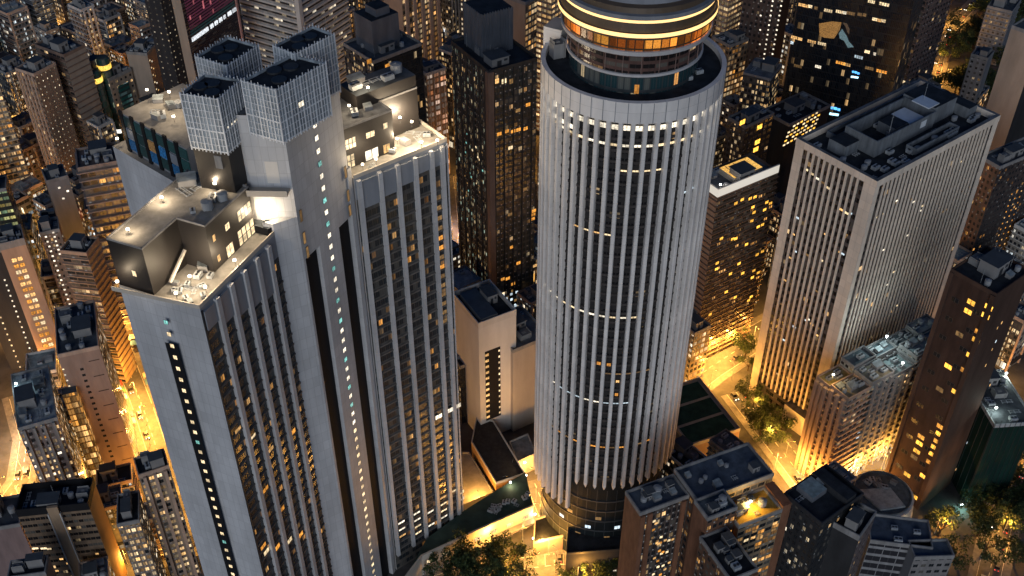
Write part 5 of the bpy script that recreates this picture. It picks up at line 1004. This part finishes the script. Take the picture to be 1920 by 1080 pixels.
for k, (pts, w) in enumerate(zip(RPTS, RW)):
    b = MB(); ribbon(pts, -w/2, w/2, .004+.0045*k, b); struct(b.build('road', ASPH))
    b = MB()
    for o0, o1 in ((w/2, w/2+2.5), (-w/2-2.5, -w/2)):
        L = ribbon(pts, o0, o1, .13+.0045*k, b)
        for s in (0, 1):
            for i in range(len(L)-1): b.face([(*L[i][s], 0), (*L[i+1][s], 0), (*L[i+1][s], .13+.0045*k), (*L[i][s], .13+.0045*k)])
    struct(b.build('pavement', PAVE))
    b = MB()
    for o in (0, -w/2+.3, w/2-.3):
        for i in range(len(pts)-1):
            l = (pts[i+1]-pts[i]).length; d = (pts[i+1]-pts[i])/l; n = Vector((-d.y, d.x)); s = 0
            while s < l-2.5: p = pts[i]+d*s+n*o; q_ = p+d*2.2; m = n*.09; b.face([(*(p-m), .053), (*(q_-m), .053), (*(q_+m), .053), (*(p+m), .053)]); s += 4.5 if o == 0 else 2.3
    struct(b.build('road_marking', LINE))
# hill at the upper right
def inside(p, poly):
    c = False; n = len(poly)
    for i in range(n):
        a, b_ = poly[i], poly[(i+1) % n]
        if (a[1] > p[1]) != (b_[1] > p[1]) and p[0] < (b_[0]-a[0])*(p[1]-a[1])/(b_[1]-a[1])+a[0]: c = not c
    return c
def dist_poly(p, poly):
    if inside(p, poly): return 0
    m = 1e9
    for i in range(len(poly)):
        a, b_ = poly[i], poly[(i+1) % len(poly)]; e = b_-a; t = max(0, min(1, (p-a).dot(e)/max(e.length_squared, 1e-6))); m = min(m, (p-a-e*t).length)
    return m
def near(p):
    best = min(FOOT, key=lambda f: dist_poly(p, f[1])); return best[0], dist_poly(p, best[1])
def road_d(p):
    m = 1e9
    for pts, w in zip(RPTS, RW):
        for i in range(len(pts)-1):
            a, b_ = pts[i], pts[i+1]; e = b_-a; t = max(0, min(1, (p-a).dot(e)/e.length_squared)); m = min(m, (p-a-e*t).length-w/2)
    return m
NAMED = list(FOOT)
def side(p, f):
    c = sum(f[1], Vector((0, 0)))/len(f[1]); d = p-c
    return ('behind' if d.y > 0 else 'in front of') if abs(d.y) > abs(d.x) else ('left of' if d.x < 0 else 'right of')
# low infill blocks on the lots that are left
def poly_of(c, a, w, d, m=0): 
    u = Vector((math.cos(a), math.sin(a))); v = Vector((-u.y, u.x)); return [c+u*x+v*y for x, y in ((-w/2-m, -d/2-m), (w/2+m, -d/2-m), (w/2+m, d/2+m), (-w/2-m, d/2+m))]
def sat(A_, B_):
    for P, Q in ((A_, B_), (B_, A_)):
        for i in range(len(P)):
            e = P[(i+1) % len(P)]-P[i]; n = Vector((e.y, -e.x))
            if max(p.dot(n) for p in Q) < min(p.dot(n) for p in P) or min(p.dot(n) for p in Q) > max(p.dot(n) for p in P): return False
    return True
OPEN = [[(1290, 750), (1280, 640), (1420, 600), (1460, 740), (1500, 900), (1400, 840)], [(840, 1000), (860, 780), (1010, 800), (1170, 960), (1170, 1100), (740, 1100)], [(1735, 190), (1735, -40), (2000, -40), (2000, 275), (1870, 275), (1800, 200)], [(125, 310), (125, 245), (225, 230), (225, 300)], [(1780, 1100), (1780, 960), (1830, 850), (1930, 640), (1990, 640), (1990, 1100)],
        [(215, 620), (300, 880), (360, 1090), (430, 1400), (900, 1400), (740, 1060), (860, 960), (850, 600), (500, 500)], [(1690, 900), (1840, 870), (1840, 1010), (1690, 1010)], [(740, 1040), (1180, 1040), (1180, 1700), (700, 1700)]]
fr = random.Random(42); INF = []
f_cool = fac('grey_tenement', (.22, .23, .235), 2.3, 2.9, .62, .5, .38, 1.6, CREAM, COOL, ac=.8, stair=1.); f_sal = fac('salmon_tenement', (.34, .25, .195), 2.6, 2.9, .45, .45, .26, 1.5, WARM, WHITE, ac=.7, stair=1.)
fm = [f_res, f_resw, f_gold, f_off, f_resd, f_balc, f_cool, f_cool, f_sal, f_resd]
rooms = [ROOF, ROOFB, ROOFT, rowmats[1], rowmats[2], rowmats[3]]
cand = []
Y = 190
while Y < 760:
    X = -.55*Y-20
    while X < .55*Y+20:
        cand.append((X+fr.uniform(-3, 3), Y+fr.uniform(-3, 3))); X += 9
    Y += 9
fr.shuffle(cand)
for X, Y in cand:
    p = Vector((X, Y)); a = R(18) if X < -60 and Y < 400 else R(52 if X < 60 and Y > 380 else 38)
    w, d = fr.uniform(8, 14), fr.uniform(7.5, 13); far = min(1, max(0, (Y-250)/350)); h = fr.uniform(10, 24)+far*fr.uniform(0, 58)*(1 if fr.random() < .6 else .3)
    u0, v0 = px(X, Y, 0); u1, v1 = px(X, Y, h)
    if not (-70 < u0 < 1990 and -40 < v0 and v1 < 1160): continue
    if road_d(p) < max(w, d)/2+1.5: continue
    if any(inside((uu, vv), o) for o in OPEN for uu, vv in ((u0, v0), (u1, v1))): continue
    P = poly_of(p, a, w, d, .8)
    if any(sat(P, f[1]) for f in FOOT): continue
    FOOT.append(('infill', poly_of(p, a, w, d), h)); INF.append((p, a, w, d, h))
from mathutils.bvhtree import BVHTree
def bvh():
    V, F, own = [], [], []
    for k, f in enumerate(FOOT):
        n = len(V); m = len(f[1]); V += [(p.x, p.y, 0) for p in f[1]]+[(p.x, p.y, f[2]) for p in f[1]]
        for i in range(m): j = (i+1) % m; F.append((n+i, n+j, n+m+j, n+m+i)); own.append(k)
        F.append(tuple(range(n+m, n+2*m))); own.append(k)
    return BVHTree.FromPolygons(V, F), own
TREE_, OWN = bvh(); EYE = Vector((0, 0, CAMZ)); i0 = len(NAMED)
def clear(p, EYE=EYE):
    u, v = px(*p)
    if not (-25 < u < 1945 and -25 < v < 1105): return False
    h = TREE_.ray_cast(EYE, (p-EYE).normalized(), (p-EYE).length-.3); return h[0] is None
sc = []
for k, (p, a, w, d, h) in enumerate(INF):
    U = Vector((math.cos(a), math.sin(a))); V = Vector((-U.y, U.x)); c = 0
    for fx in (-.5, -.25, 0, .25, .5):
        for A_, z in [(p+U*w*fx*.94+V*d*fy*.94, h+.3) for fy in (-.5, -.2, .2, .5)]+[(p+U*w*fx-V*d*.53, h*f) for f in (.2, .4, .6, .8, .95)]+[(p+V*d*fx-U*w*.53, h*f) for f in (.2, .4, .6, .8, .95)]+[(p+V*d*fx+U*w*.53, h*f) for f in (.3, .6, .9)]: c += clear(Vector((A_.x, A_.y, z)))+.02*sum(clear(Vector((A_.x, A_.y, z)), EYE+Vector((dx, 0, 0))) for dx in (-55, -25, 25, 55))
    sc.append((c*w*(h+10)/p.length_squared, k))
sc.sort(reverse=True); keep = {k for s, k in sc[:295] if s > 0}; S['infill_total'] = len(INF); S['infill_kept'] = len(keep); S['infill_pos'] = sum(1 for s, k in sc if s > 0); S['infill_seen'] = sum(1 for s, k in sc if s > .01)
FOOT = FOOT[:i0]+[FOOT[i0+k] for k in sorted(keep)]; INF = [INF[k] for k in sorted(keep)]
SIGNS = [glow('sign_glow_white', (.9, .95, 1), 1.6), glow('sign_glow_amber', (1, .5, .1), 2.), glow('sign_glow_red', (1, .08, .05), 1.2), glow('sign_glow_cyan', (.2, .85, 1), 1.), glow('sign_glow_cream', (1, .8, .5), 2.)]
used = {}
for p, a, w, d, h in INF:
    f = min(NAMED, key=lambda g: dist_poly(p, g[1])); sd = side(p, f); used.setdefault((f[0], sd), []).append((p, a, w, d, h))
for (nm, sd), L in used.items():
    L.sort(key=lambda t: -t[4])
    for i, (p, a, w, d, h) in enumerate(L):
        q = Frame(); q.c = p; q.a = a; q.w = w; q.d = d; q.z = h; q.U = Vector((math.cos(a), math.sin(a))); q.V = Vector((-q.U.y, q.U.x)); q.F = p-q.U*w/2-q.V*d/2
        kind = 'low' if h < 22 else ('middling' if h < 42 else 'tall')
        rnk = '' if len(L) == 1 else [' tallest', ' second tallest', ' third tallest', ' fourth tallest', ' fifth tallest', ' sixth tallest', ' seventh tallest', ' eighth tallest', ' ninth tallest', ' tenth tallest'][min(i, 9)]
        m1 = fr.choice(fm); m2 = fr.choice(fm)
        bb = building('infill_block', (f'{kind} block {sd} {nm}' + (',' + rnk + ' there' if rnk else '')) if i < 9 else f'one of the smaller blocks {sd} {nm}', 'city block', q, m1, m2, roof=fr.choice(rooms), n=5 if Y < 600 else 3, pmat=fr.choice([PARA, SALW, WHT2]), group='lower blocks filling the lots between the towers' if i < 9 else f'smaller blocks {sd} {nm}', piers=(('R', fr.choice([2, 3]), .8, .7),) if h > 24 and fr.random() < .6 else None, ledge=(2.9, .4, .25) if fr.random() < .55 else None, big=fr.random() < .6, shop=road_d(p) < 16 or fr.random() < .3)
        FOOT.pop()
        for _ in range(fr.choice([0, 0, 1, 1, 2])):
            sw, sh, sz = fr.uniform(.5, 1.1), fr.uniform(2, 5), fr.uniform(4, max(5, min(h-6, 22))); y0 = fr.uniform(-d/2+1, d/2-1); x0 = fr.uniform(-w/2+1, w/2-1)
            m = MB(); kd = fr.choice(SIGNS)
            if fr.random() < .5: m.box(x0, x0+.16, -d/2-1.4, -d/2-.15, sz, sz+sh, 0)
            else: m.box(-w/2-1.4, -w/2-.15, y0, y0+.16, sz, sz+sh, 0)
            m.build('light_sign', kd, bb)
# street lamps
def lamp_proto():
    rt = thing('street_lamp', 'x', 'street lamp')
    b = MB(); b.tube((0, 0, 0), (0, 0, .8), .16); b.tube((0, 0, .8), (0, 0, 8.6), .09, 0, 8, .06); b.build('pole', STEEL, rt)
    b = MB(); b.tube((0, 0, 8.5), (.6, 0, 9.0), .05); b.tube((.6, 0, 9.0), (1.9, 0, 9.15), .05); b.build('arm', STEEL, rt)
    b = MB(); b.box(1.7, 2.6, -.17, .17, 9.08, 9.24, 0); hd = b.build('lamp_head', DARKM, rt)
    b = MB(); b.box(1.78, 2.52, -.13, .13, 9.0, 9.075, 0); b.build('lens', emat('sodium_lens', (1, .55, .12), 25.), hd)
    return rt
proto = lamp_proto(); LAMPS = {}
SOD = (1.0, .45, .08); WRM = (1.0, .66, .33); CLD = (.85, .95, 1.0)
def lamp(u, v, watts, col=SOD, z=9.5, post=True):
    p = at(u, v, 0); k = tuple(round(c, 2) for c in (*col, watts))
    if u < 330 and v < 420: watts *= .6
    if 860 < u < 1070 and v > 860: watts *= .55; col = WRM
    if 850 < u < 1100 and v < 400: watts *= .6; col = CLD
    if 1405 < u < 1450 and v > 780 or u > 1740 and v > 930: watts *= .5
    if u < 330 and v > 420: watts *= 1.25
    wash = u < 330 or 1280 < u < 1480 and 560 < v < 760; k = (*k, wash, wash and 1280 < u < 1450 and v < 740, wash and 220 < u < 300 and v > 600)
    if k not in LAMPS:
        l = bpy.data.lights.new('sodium_lamp', 'POINT' if wash else 'SPOT'); l.color = col; l.shadow_soft_size = .4; LAMPS[k] = l
        l.energy = watts*(.26 if wash else .42)*(1.3 if wash and 1280 < u < 1450 and v < 740 else .85 if wash and 220 < u < 300 and v > 600 else 1.)
        if not wash: l.spot_size = R(166); l.spot_blend = .6
    if post:
        o = proto if not lamp.n else copy_tree(proto); o.location = (p.x, p.y, 0); o.rotation_euler = (0, 0, lamp.n*1.7); lamp.n += 1
        lamp.all.append((o, p))
    lo = bpy.data.objects.new('sodium_lamp', LAMPS[k]); COL.objects.link(lo); lo.parent = o; lo.location = (2.1, 0, 8.7)
lamp.n = 0; lamp.all = []
for u, v, w in ((1300, 705, 30000), (1342, 678, 30000), (1378, 655, 30000), (1412, 640, 22000), (1330, 728, 22000), (1372, 712, 22000), (1470, 600, 16000), (1250, 750, 12000),
                (228, 650, 60000), (243, 700, 70000), (258, 745, 70000), (270, 790, 70000), (282, 835, 50000), (300, 880, 22000), (215, 610, 22000), (320, 930, 22000), (345, 985, 16000), (355, 1050, 16000), (240, 1060, 16000), (300, 1020, 16000),
                (150, 268, 26000), (180, 280, 26000), (205, 285, 22000), (145, 300, 16000), (250, 262, 14000),
                (1752, 45, 9000), (1790, 42, 20000), (1760, 130, 16000), (1776, 155, 22000), (1800, 165, 5000),
                (10, 930, 12000), (22, 962, 18000), (46, 892, 12000), (40, 940, 12000), (70, 760, 12000), (110, 720, 14000), (170, 780, 12000), (185, 840, 14000), (165, 700, 12000), (200, 900, 12000), (210, 560, 12000),
                (1000, 1072, 5000), (1045, 1062, 4500), (960, 1090, 4000), (1085, 1068, 3000), (1140, 1080, 3500), (1020, 1030, 8000),
                (1440, 825, 14000), (1472, 858, 14000), (1415, 785, 12000), (1500, 900, 16000), (1452, 880, 16000), (1490, 790, 9000), (1530, 940, 12000), (1570, 950, 8000),
                (1752, 1000, 5000), (1600, 905, 500), (1655, 885, 500), (1880, 1000, 5000), (1905, 860, 4000),
                (810, 340, 16000), (770, 260, 12000), (700, 260, 9000), (1340, 330, 20000), (1362, 240, 16000), (1385, 150, 12000), (1810, 440, 16000), (1822, 400, 14000), (1800, 500, 20000), (1700, 230, 4000), (1640, 260, 3500), (1900, 560, 4000),
                (60, 330, 12000), (30, 420, 12000), (100, 560, 9000), (75, 480, 9000), (20, 620, 9000), (170, 420, 14000), (200, 480, 14000), (340, 330, 9000), (420, 300, 9000), (480, 250, 9000), (560, 230, 12000), (640, 240, 12000), (1040, 250, 12000), (1080, 300, 12000), (980, 330, 9000), (900, 330, 9000), (60, 200, 9000), (240, 190, 9000), (330, 215, 9000), (1240, 330, 9000), (1200, 250, 9000), (280, 120, 9000), (180, 100, 9000), (100, 60, 9000), (400, 160, 9000), (760, 130, 9000), (850, 110, 9000), (680, 60, 12000), (1000, 90, 16000), (1110, 70, 12000), (1440, 330, 9000), (1540, 300, 4000)):
    pp = at(u, v, 0)
    if any(inside(pp, f[1]) for f in FOOT):                       # slide the post out of any wall it would stand in
        for k in range(1, 60):
            c = pp+Vector((math.cos(k*2.4), math.sin(k*2.4)))*k*.35
            if not any(dist_poly(c, f[1]) < .6 for f in FOOT): pp = c; break
    uu, vv = px(pp.x, pp.y, 0); lamp(uu, vv, w)
for u, v, w in ((45, 830, 14000), (40, 862, 14000), (1870, 720, 6000), (985, 905, 9000), (960, 900, 9000), (1012, 975, 7000), (1005, 940, 7000), (940, 925, 6000), (900, 960, 5000), (930, 1028, 4000), (980, 1012, 5000), (1485, 800, 9000), (848, 440, 14000), (845, 480, 12000), (130, 410, 9000), (70, 345, 12000), (1730, 945, 5000), (1602, 900, 14000), (1652, 880, 9000), (1540, 935, 14000)): lamp(u, v, w, (.9, .75, 1.0) if 840 < u < 850 else ((.86, 1.0, .92) if 1530 < u < 1700 else WRM if v > 880 or u > 1400 else (1, .9, .78)))
seen = {}
for o, p in lamp.all:
    f = min(NAMED, key=lambda g: dist_poly(p, g[1])); seen.setdefault((side(p, f), f[0]), []).append((o, p))
for (sd, nm), L in seen.items():
    L.sort(key=lambda t: t[1].y)
    for i, (o, p) in enumerate(L):
        o['label'] = f'sodium street lamp {sd} {nm}' + ('' if len(L) == 1 else f', {["nearest", "second", "third", "fourth", "fifth", "sixth", "seventh", "eighth", "ninth", "tenth", "last"][min(i, 10)]} of its row'); o['group'] = 'sodium street lamps'
# work lights and roof lamps that the photograph shows lit
def bulb(name, label, p, z, watts, col, parent=None):
    rt = thing(name, label, 'work light', (p.x, p.y, z)); b = MB(); b.tube((0, 0, 0), (0, 0, 2.2), .05); b.build('stand', STEEL, rt); b = MB(); b.box(-.35, .35, -.2, .2, 2.2, 2.7, 0); b.build('lamp', emat('lamp_cold', (.9, 1, .95), 14.), rt)
    l = bpy.data.lights.new('work_lamp', 'POINT'); l.energy = watts; l.color = col; l.shadow_soft_size = .3; lo = bpy.data.objects.new('work_lamp', l); COL.objects.link(lo); lo.parent = rt; lo.location = (0, -.6, 2.6)
bulb('work_light', 'cold work light on the top of the green mesh wrapped building, near corner', at(1866, 770, 41), 40, 1100, (.85, 1, .9)); bulb('work_light', 'cold work light at the back of the green mesh wrapped building roof', at(1885, 705, 41), 40, 1300, (.9, 1, .85))
bulb('work_light', 'teal work light at the foot of the green mesh wrapped building', at(1800, 955, 0), 0, 1200, (.4, 1, .85)); bulb('yard_light', 'yellow lamp over the lit roof terrace of the brown brick tower', TERR, 69, 2600, (1, .6, .15))
bulb('yard_light', 'yellow lamp over the gold lit roof corner of the old blocks', at(1560, 712, 49), 49, 1500, (1, .62, .2)); bulb('yard_light', 'warm lamp on the middle of the old apartment roofs', at(1690, 690, 52), 52, 1500, (1, .85, .7)); bulb('yard_light', 'pale lamp on the far old apartment roofs', at(1660, 640, 52), 52, 3000, (.8, 1, 1))
bulb('yard_light', 'blue white lamp on the pale tenement roof at left', at(32, 725, 56), 55, 900, (.6, .85, 1)); bulb('yard_light', 'gold lamp on the white lit roof terrace', at(1398, 325, 86), 85, 2500, (1, .62, .2)); bulb('yard_light', 'white lamp behind the white lit terrace parapet', at(1350, 352, 86), 85, 1200, (1, .9, .8))
for k_, (u, v, z, w_) in enumerate(((984, 868, 8, 1500), (957, 905, 9, 900), (925, 932, 6, 1500), (893, 960, 5, 900), (1003, 965, 4, 1100), (986, 892, 6, 1800), (1008, 985, 3, 900), (1000, 1010, 2, 1000))):
    bulb('wall_lamp', f'warm lamp among the low blocks between the grey tower and the cylinder, {["topmost", "second", "third", "fourth", "fifth", "sixth", "seventh", "lowest"][k_]}', at(u, v, z+2.2), z, w_, (1, .72, .38))
# trees
LEAF = [mat('leaf_dark', (.030, .050, .022), .7, .5, 1.5, streak=False), mat('leaf_mid', (.050, .075, .028), .7, .5, 1.5, streak=False), mat('leaf_light', (.085, .105, .035), .7, .5, 1.5, streak=False)]; BARK = mat('bark', (.09, .065, .045), .9, .4, 2.)
def tree_proto(seed):
    rg = random.Random(seed); rt = thing('tree', 'x', 'tree')
    b = MB(); b.tube((0, 0, 0), (.1, .05, 2.2), .28, 0, 8, .2)
    tips = []
    for i in range(7):
        a = i*2.4+rg.uniform(0, .6); r_ = rg.uniform(1.4, 2.8); z = rg.uniform(4, 6.6); b.tube((.1, .05, 2.1), (math.cos(a)*r_, math.sin(a)*r_, z), .13, 0, 6, .04); tips.append((math.cos(a)*r_, math.sin(a)*r_, z))
    b.build('trunk', BARK, rt); c = MB()
    for i in range(16):
        t = rg.choice(tips); cx, cy, cz = t[0]+rg.gauss(0, .9), t[1]+rg.gauss(0, .9), t[2]+rg.gauss(.2, .6); R_ = rg.uniform(.8, 1.7)
        for k in range(95):
            d = Vector((rg.gauss(0, 1), rg.gauss(0, 1), rg.gauss(0, .7))).normalized()*R_*rg.uniform(.45, 1.05); p = Vector((cx, cy, cz))+d
            e1 = Vector((rg.gauss(0, 1), rg.gauss(0, 1), rg.gauss(0, .6))).normalized(); e2 = e1.cross(Vector((rg.gauss(0, 1), rg.gauss(0, 1), rg.gauss(0, 1)))).normalized(); s = rg.uniform(.16, .34)
            c.face([p-e1*s, p-e2*s*.6, p+e1*s, p+e2*s*.6], rg.choice((0, 0, 1, 1, 2)))
    c.build('crown', LEAF, rt); return rt
TP = [tree_proto(s) for s in (1, 2, 3)]; tn = [0, 0, 0]; TREES = []
def tree(p, s):
    k = len(TREES) % 3; o = TP[k] if not tn[k] else copy_tree(TP[k]); tn[k] += 1; o.location = (p.x, p.y, 0); o.rotation_euler = (0, 0, rng.uniform(0, 6)); o.scale = (s, s, s*rng.uniform(.9, 1.15)); TREES.append((o, p))
tp = [(1430, 790), (1452, 805), (1412, 765), (1440, 835), (1402, 748), (1462, 815), (1396, 672), (1402, 695), (1388, 655), (1425, 815), (1408, 790), (835, 1085), (872, 1078), (912, 1080), (950, 1082), (890, 1098), (985, 1084), (860, 1100), (930, 1100), (1840, 965), (1870, 945), (1900, 962), (1862, 905), (1905, 925), (1832, 1005), (1760, 1005), (1850, 930), (1885, 985), (1915, 985), (1845, 1040), (1900, 1060), (1790, 1060), (1825, 960), (1880, 915), (1880, 880), (1905, 900), (180, 258), (200, 252), (175, 275), (190, 266)]
tp += [(1085, 1075), (1110, 1082), (1140, 1078), (1060, 1085), (1160, 1090), (1125, 1100)]
for u, v in tp: tree(at(u, v, 0), rng.uniform(1.3, 1.9) if u > 1700 or 780 < u < 1000 else rng.uniform(.9, 1.3))
for i in range(150):
    u, v = rng.uniform(1742, 1930), rng.uniform(-10, 250); p = at(u, v, 0)
    if any(dist_poly(p, f[1]) < 2.5 for f in FOOT) or road_d(p) < .6 or math.hypot(u-1785, v-35) < 24 or math.hypot(u-1775, v-150) < 24: continue
    tree(p, rng.uniform(1.2, 2.0))
sides = {}
for o, p in TREES:
    f = min(NAMED, key=lambda g: dist_poly(p, g[1])); sides.setdefault((side(p, f), f[0]), []).append((o, p))
for (sd, nm), L in sides.items():
    for o, p in L: o['label'] = ('leafy tree ' if len(L) == 1 else 'one of the leafy trees ') + f'standing {sd} {nm}'; o['group'] = 'trees ' + sd + ' ' + nm
# vehicles
def car_proto(kind):
    rt = thing('car' if kind == 'car' else 'minibus', 'x', kind); l, h = (4.3, 1.45) if kind == 'car' else (7., 2.7)
    b = MB(); w = .9 if kind == 'car' else 1.05; z1 = .85 if kind == 'car' else 1.3
    b.prism([(-l/2, -w), (l/2-.25, -w), (l/2, -w*.7), (l/2, w*.7), (l/2-.25, w), (-l/2, w)], .28, z1, 0, 0, True)
    x0, x1 = (-l*.38, l*.2) if kind == 'car' else (-l/2+.05, l/2-.2)
    t0, t1 = (x0+.5, x1-.7) if kind == 'car' else (x0+.05, x1-.3)
    lo = [(x0, -w*.95), (x1, -w*.95), (x1, w*.95), (x0, w*.95)]; hi = [(t0, -w*.75), (t1, -w*.75), (t1, w*.75), (t0, w*.75)]
    for i in range(4): j = (i+1) % 4; b.face([(*lo[i], z1), (*lo[j], z1), (*hi[j], h), (*hi[i], h)], 1)
    b.face([(*p, h) for p in hi], 0); b.build('body', [mat('car_grey', (.12, .12, .125), .35, .2) if kind == 'car' else mat('bus_cream', (.6, .55, .4), .4, .1), BLACKC], rt)
    for x in (-l*.3, l*.3):
        for y in (-w+.02, w-.02):
            b = MB(); n = 14; P = [(math.cos(2*PI*i/n)*.32, math.sin(2*PI*i/n)*.32+.32) for i in range(n)]
            for i in range(n): j = (i+1) % n; b.face([(x+P[i][0], y-.1, P[i][1]), (x+P[j][0], y-.1, P[j][1]), (x+P[j][0], y+.1, P[j][1]), (x+P[i][0], y+.1, P[i][1])])
            b.face([(x+p[0], y-.1, p[1]) for p in P]); b.face([(x+p[0], y+.1, p[1]) for p in P]); b.build('wheel', DARKM, rt)
    for y in (-w*.62, w*.62):
        b = MB(); b.box(l/2-.1, l/2+.03, y-.17, y+.17, .55, .75); b.build('headlight', emat('headlight_glow', (1, .95, .8), 12.), rt)
        b = MB(); b.box(-l/2-.03, -l/2+.1, y-.17, y+.17, .6, .8); b.build('tail_light', emat('tail_glow', (1, .05, .02), 6.), rt)
    return rt
CP = {'car': car_proto('car'), 'minibus': car_proto('minibus')}; cn = {'car': 0, 'minibus': 0}; CARS = []
for k, (pts, w) in enumerate(zip(RPTS, RW)):
    if k == 2: continue
    s = 4.0
    for i in range(len(pts)-1):
        l = (pts[i+1]-pts[i]).length; d = (pts[i+1]-pts[i])/l; n = Vector((-d.y, d.x)); s = 3.
        while s < l-4:
            for sgn in (1, -1):
                if rng.random() < .55:
                    kind = 'car' if rng.random() < .8 else 'minibus'; o = CP[kind] if not cn[kind] else copy_tree(CP[kind]); cn[kind] += 1
                    p = pts[i]+d*(s+rng.uniform(-.8, .8))-n*sgn*w*.24; o.location = (p.x, p.y, .06); o.rotation_euler = (0, 0, math.atan2(d.y*sgn, d.x*sgn)); CARS.append((o, p, kind))
            s += 11.
grp = {}
for o, p, kind in CARS:
    f = min(NAMED, key=lambda g: dist_poly(p, g[1])); grp.setdefault((kind, side(p, f), f[0]), []).append((o, p))
for (kind, sd, nm), L in grp.items():
    for i, (o, p) in enumerate(L): o['label'] = ('dark grey car' if kind == 'car' else 'cream minibus') + f' on the road {sd} {nm}'; o['group'] = f'{"cars" if kind == "car" else "minibuses"} {sd} {nm}'

# what the buildings hide from the view is left out
dead = []
kids = {}
for o in bpy.data.objects:
    if o.parent: kids.setdefault(o.parent.name, []).append(o)
def collect(o, out):
    for c in kids.get(o.name, ()): collect(c, out)
    out.append(o)
for o, p, up in [(c[0], c[1], (1., 2.)) for c in CARS]+[(t[0], t[1], (5., 7.5)) for t in TREES]:
    if not any(clear(Vector((p.x+dx, p.y+dy, z))) for z in up for dx, dy in ((0, 0), (1.5, 0), (-1.5, 0), (0, 1), (0, -1))): collect(o, dead)
bpy.data.batch_remove(dead)

# market stalls along the gold street by the grey tower
def stall_proto(k):
    rt = thing('market_stall', 'x', 'market stall'); col = [(.45, .08, .05), (.08, .18, .30), (.10, .28, .14), (.55, .50, .42)][k]
    b = MB()
    for x in (-1.3, 1.3):
        for y in (-.9, .9): b.tube((x, y, 0), (x, y, 2.3), .04)
    b.build('frame', STEEL, rt)
    b = MB(); b.face([(-1.6, -1.3, 2.15), (1.6, -1.3, 2.15), (1.6, 0, 2.75), (-1.6, 0, 2.75)]); b.face([(-1.6, 0, 2.75), (1.6, 0, 2.75), (1.6, 1.3, 2.15), (-1.6, 1.3, 2.15)]); b.box(-1.6, 1.6, -1.3, -1.25, 1.95, 2.14)
    b.build('canopy', mat('canopy_%d' % k, col, .8, .3, 1.), rt)
    b = MB(); b.box(-1.25, 1.25, -.8, .3, .75, .85); b.box(-1.2, 1.2, -.7, .2, .1, .75); b.build('counter', BARK, rt)
    b = MB(); b.box(-.5, .5, -.05, .05, 2.0, 2.1); b.build('lamp', glow('stall_lamp', (1, .9, .7), 6.), rt); return rt
pts = RPTS[1]; SP = [stall_proto(k) for k in range(4)]; sn = [0]*4; i_ = 0; names_ = ['red canopied', 'blue canopied', 'green canopied', 'cream canopied']; cnt = {}
for i in range(len(pts)-1):
    l = (pts[i+1]-pts[i]).length; d = (pts[i+1]-pts[i])/l; n = Vector((-d.y, d.x)); s = 2.
    while s < l-2:
        for sg in (1, -1):
            if rng.random() < .7:
                p = pts[i]+d*s+n*sg*(RW[1]/2+1.4)
                if not any(dist_poly(p, f[1]) < 1.5 for f in FOOT) and all((p-q_).length > 3 for _, q_ in lamp.all):
                    k = i_ % 4; i_ += 1; o = SP[k] if not sn[k] else copy_tree(SP[k]); sn[k] += 1; o.location = (p.x, p.y, .14); o.rotation_euler = (0, 0, math.atan2(d.y, d.x)+(0 if sg < 0 else PI))
                    o['label'] = f'{names_[k]} market stall on the gold street left of the huge grey tower'; o['group'] = f'{names_[k]} market stalls'
        s += 4.2
for k in range(4):
    if not sn[k]: bpy.data.batch_remove([SP[k]]+list(SP[k].children))
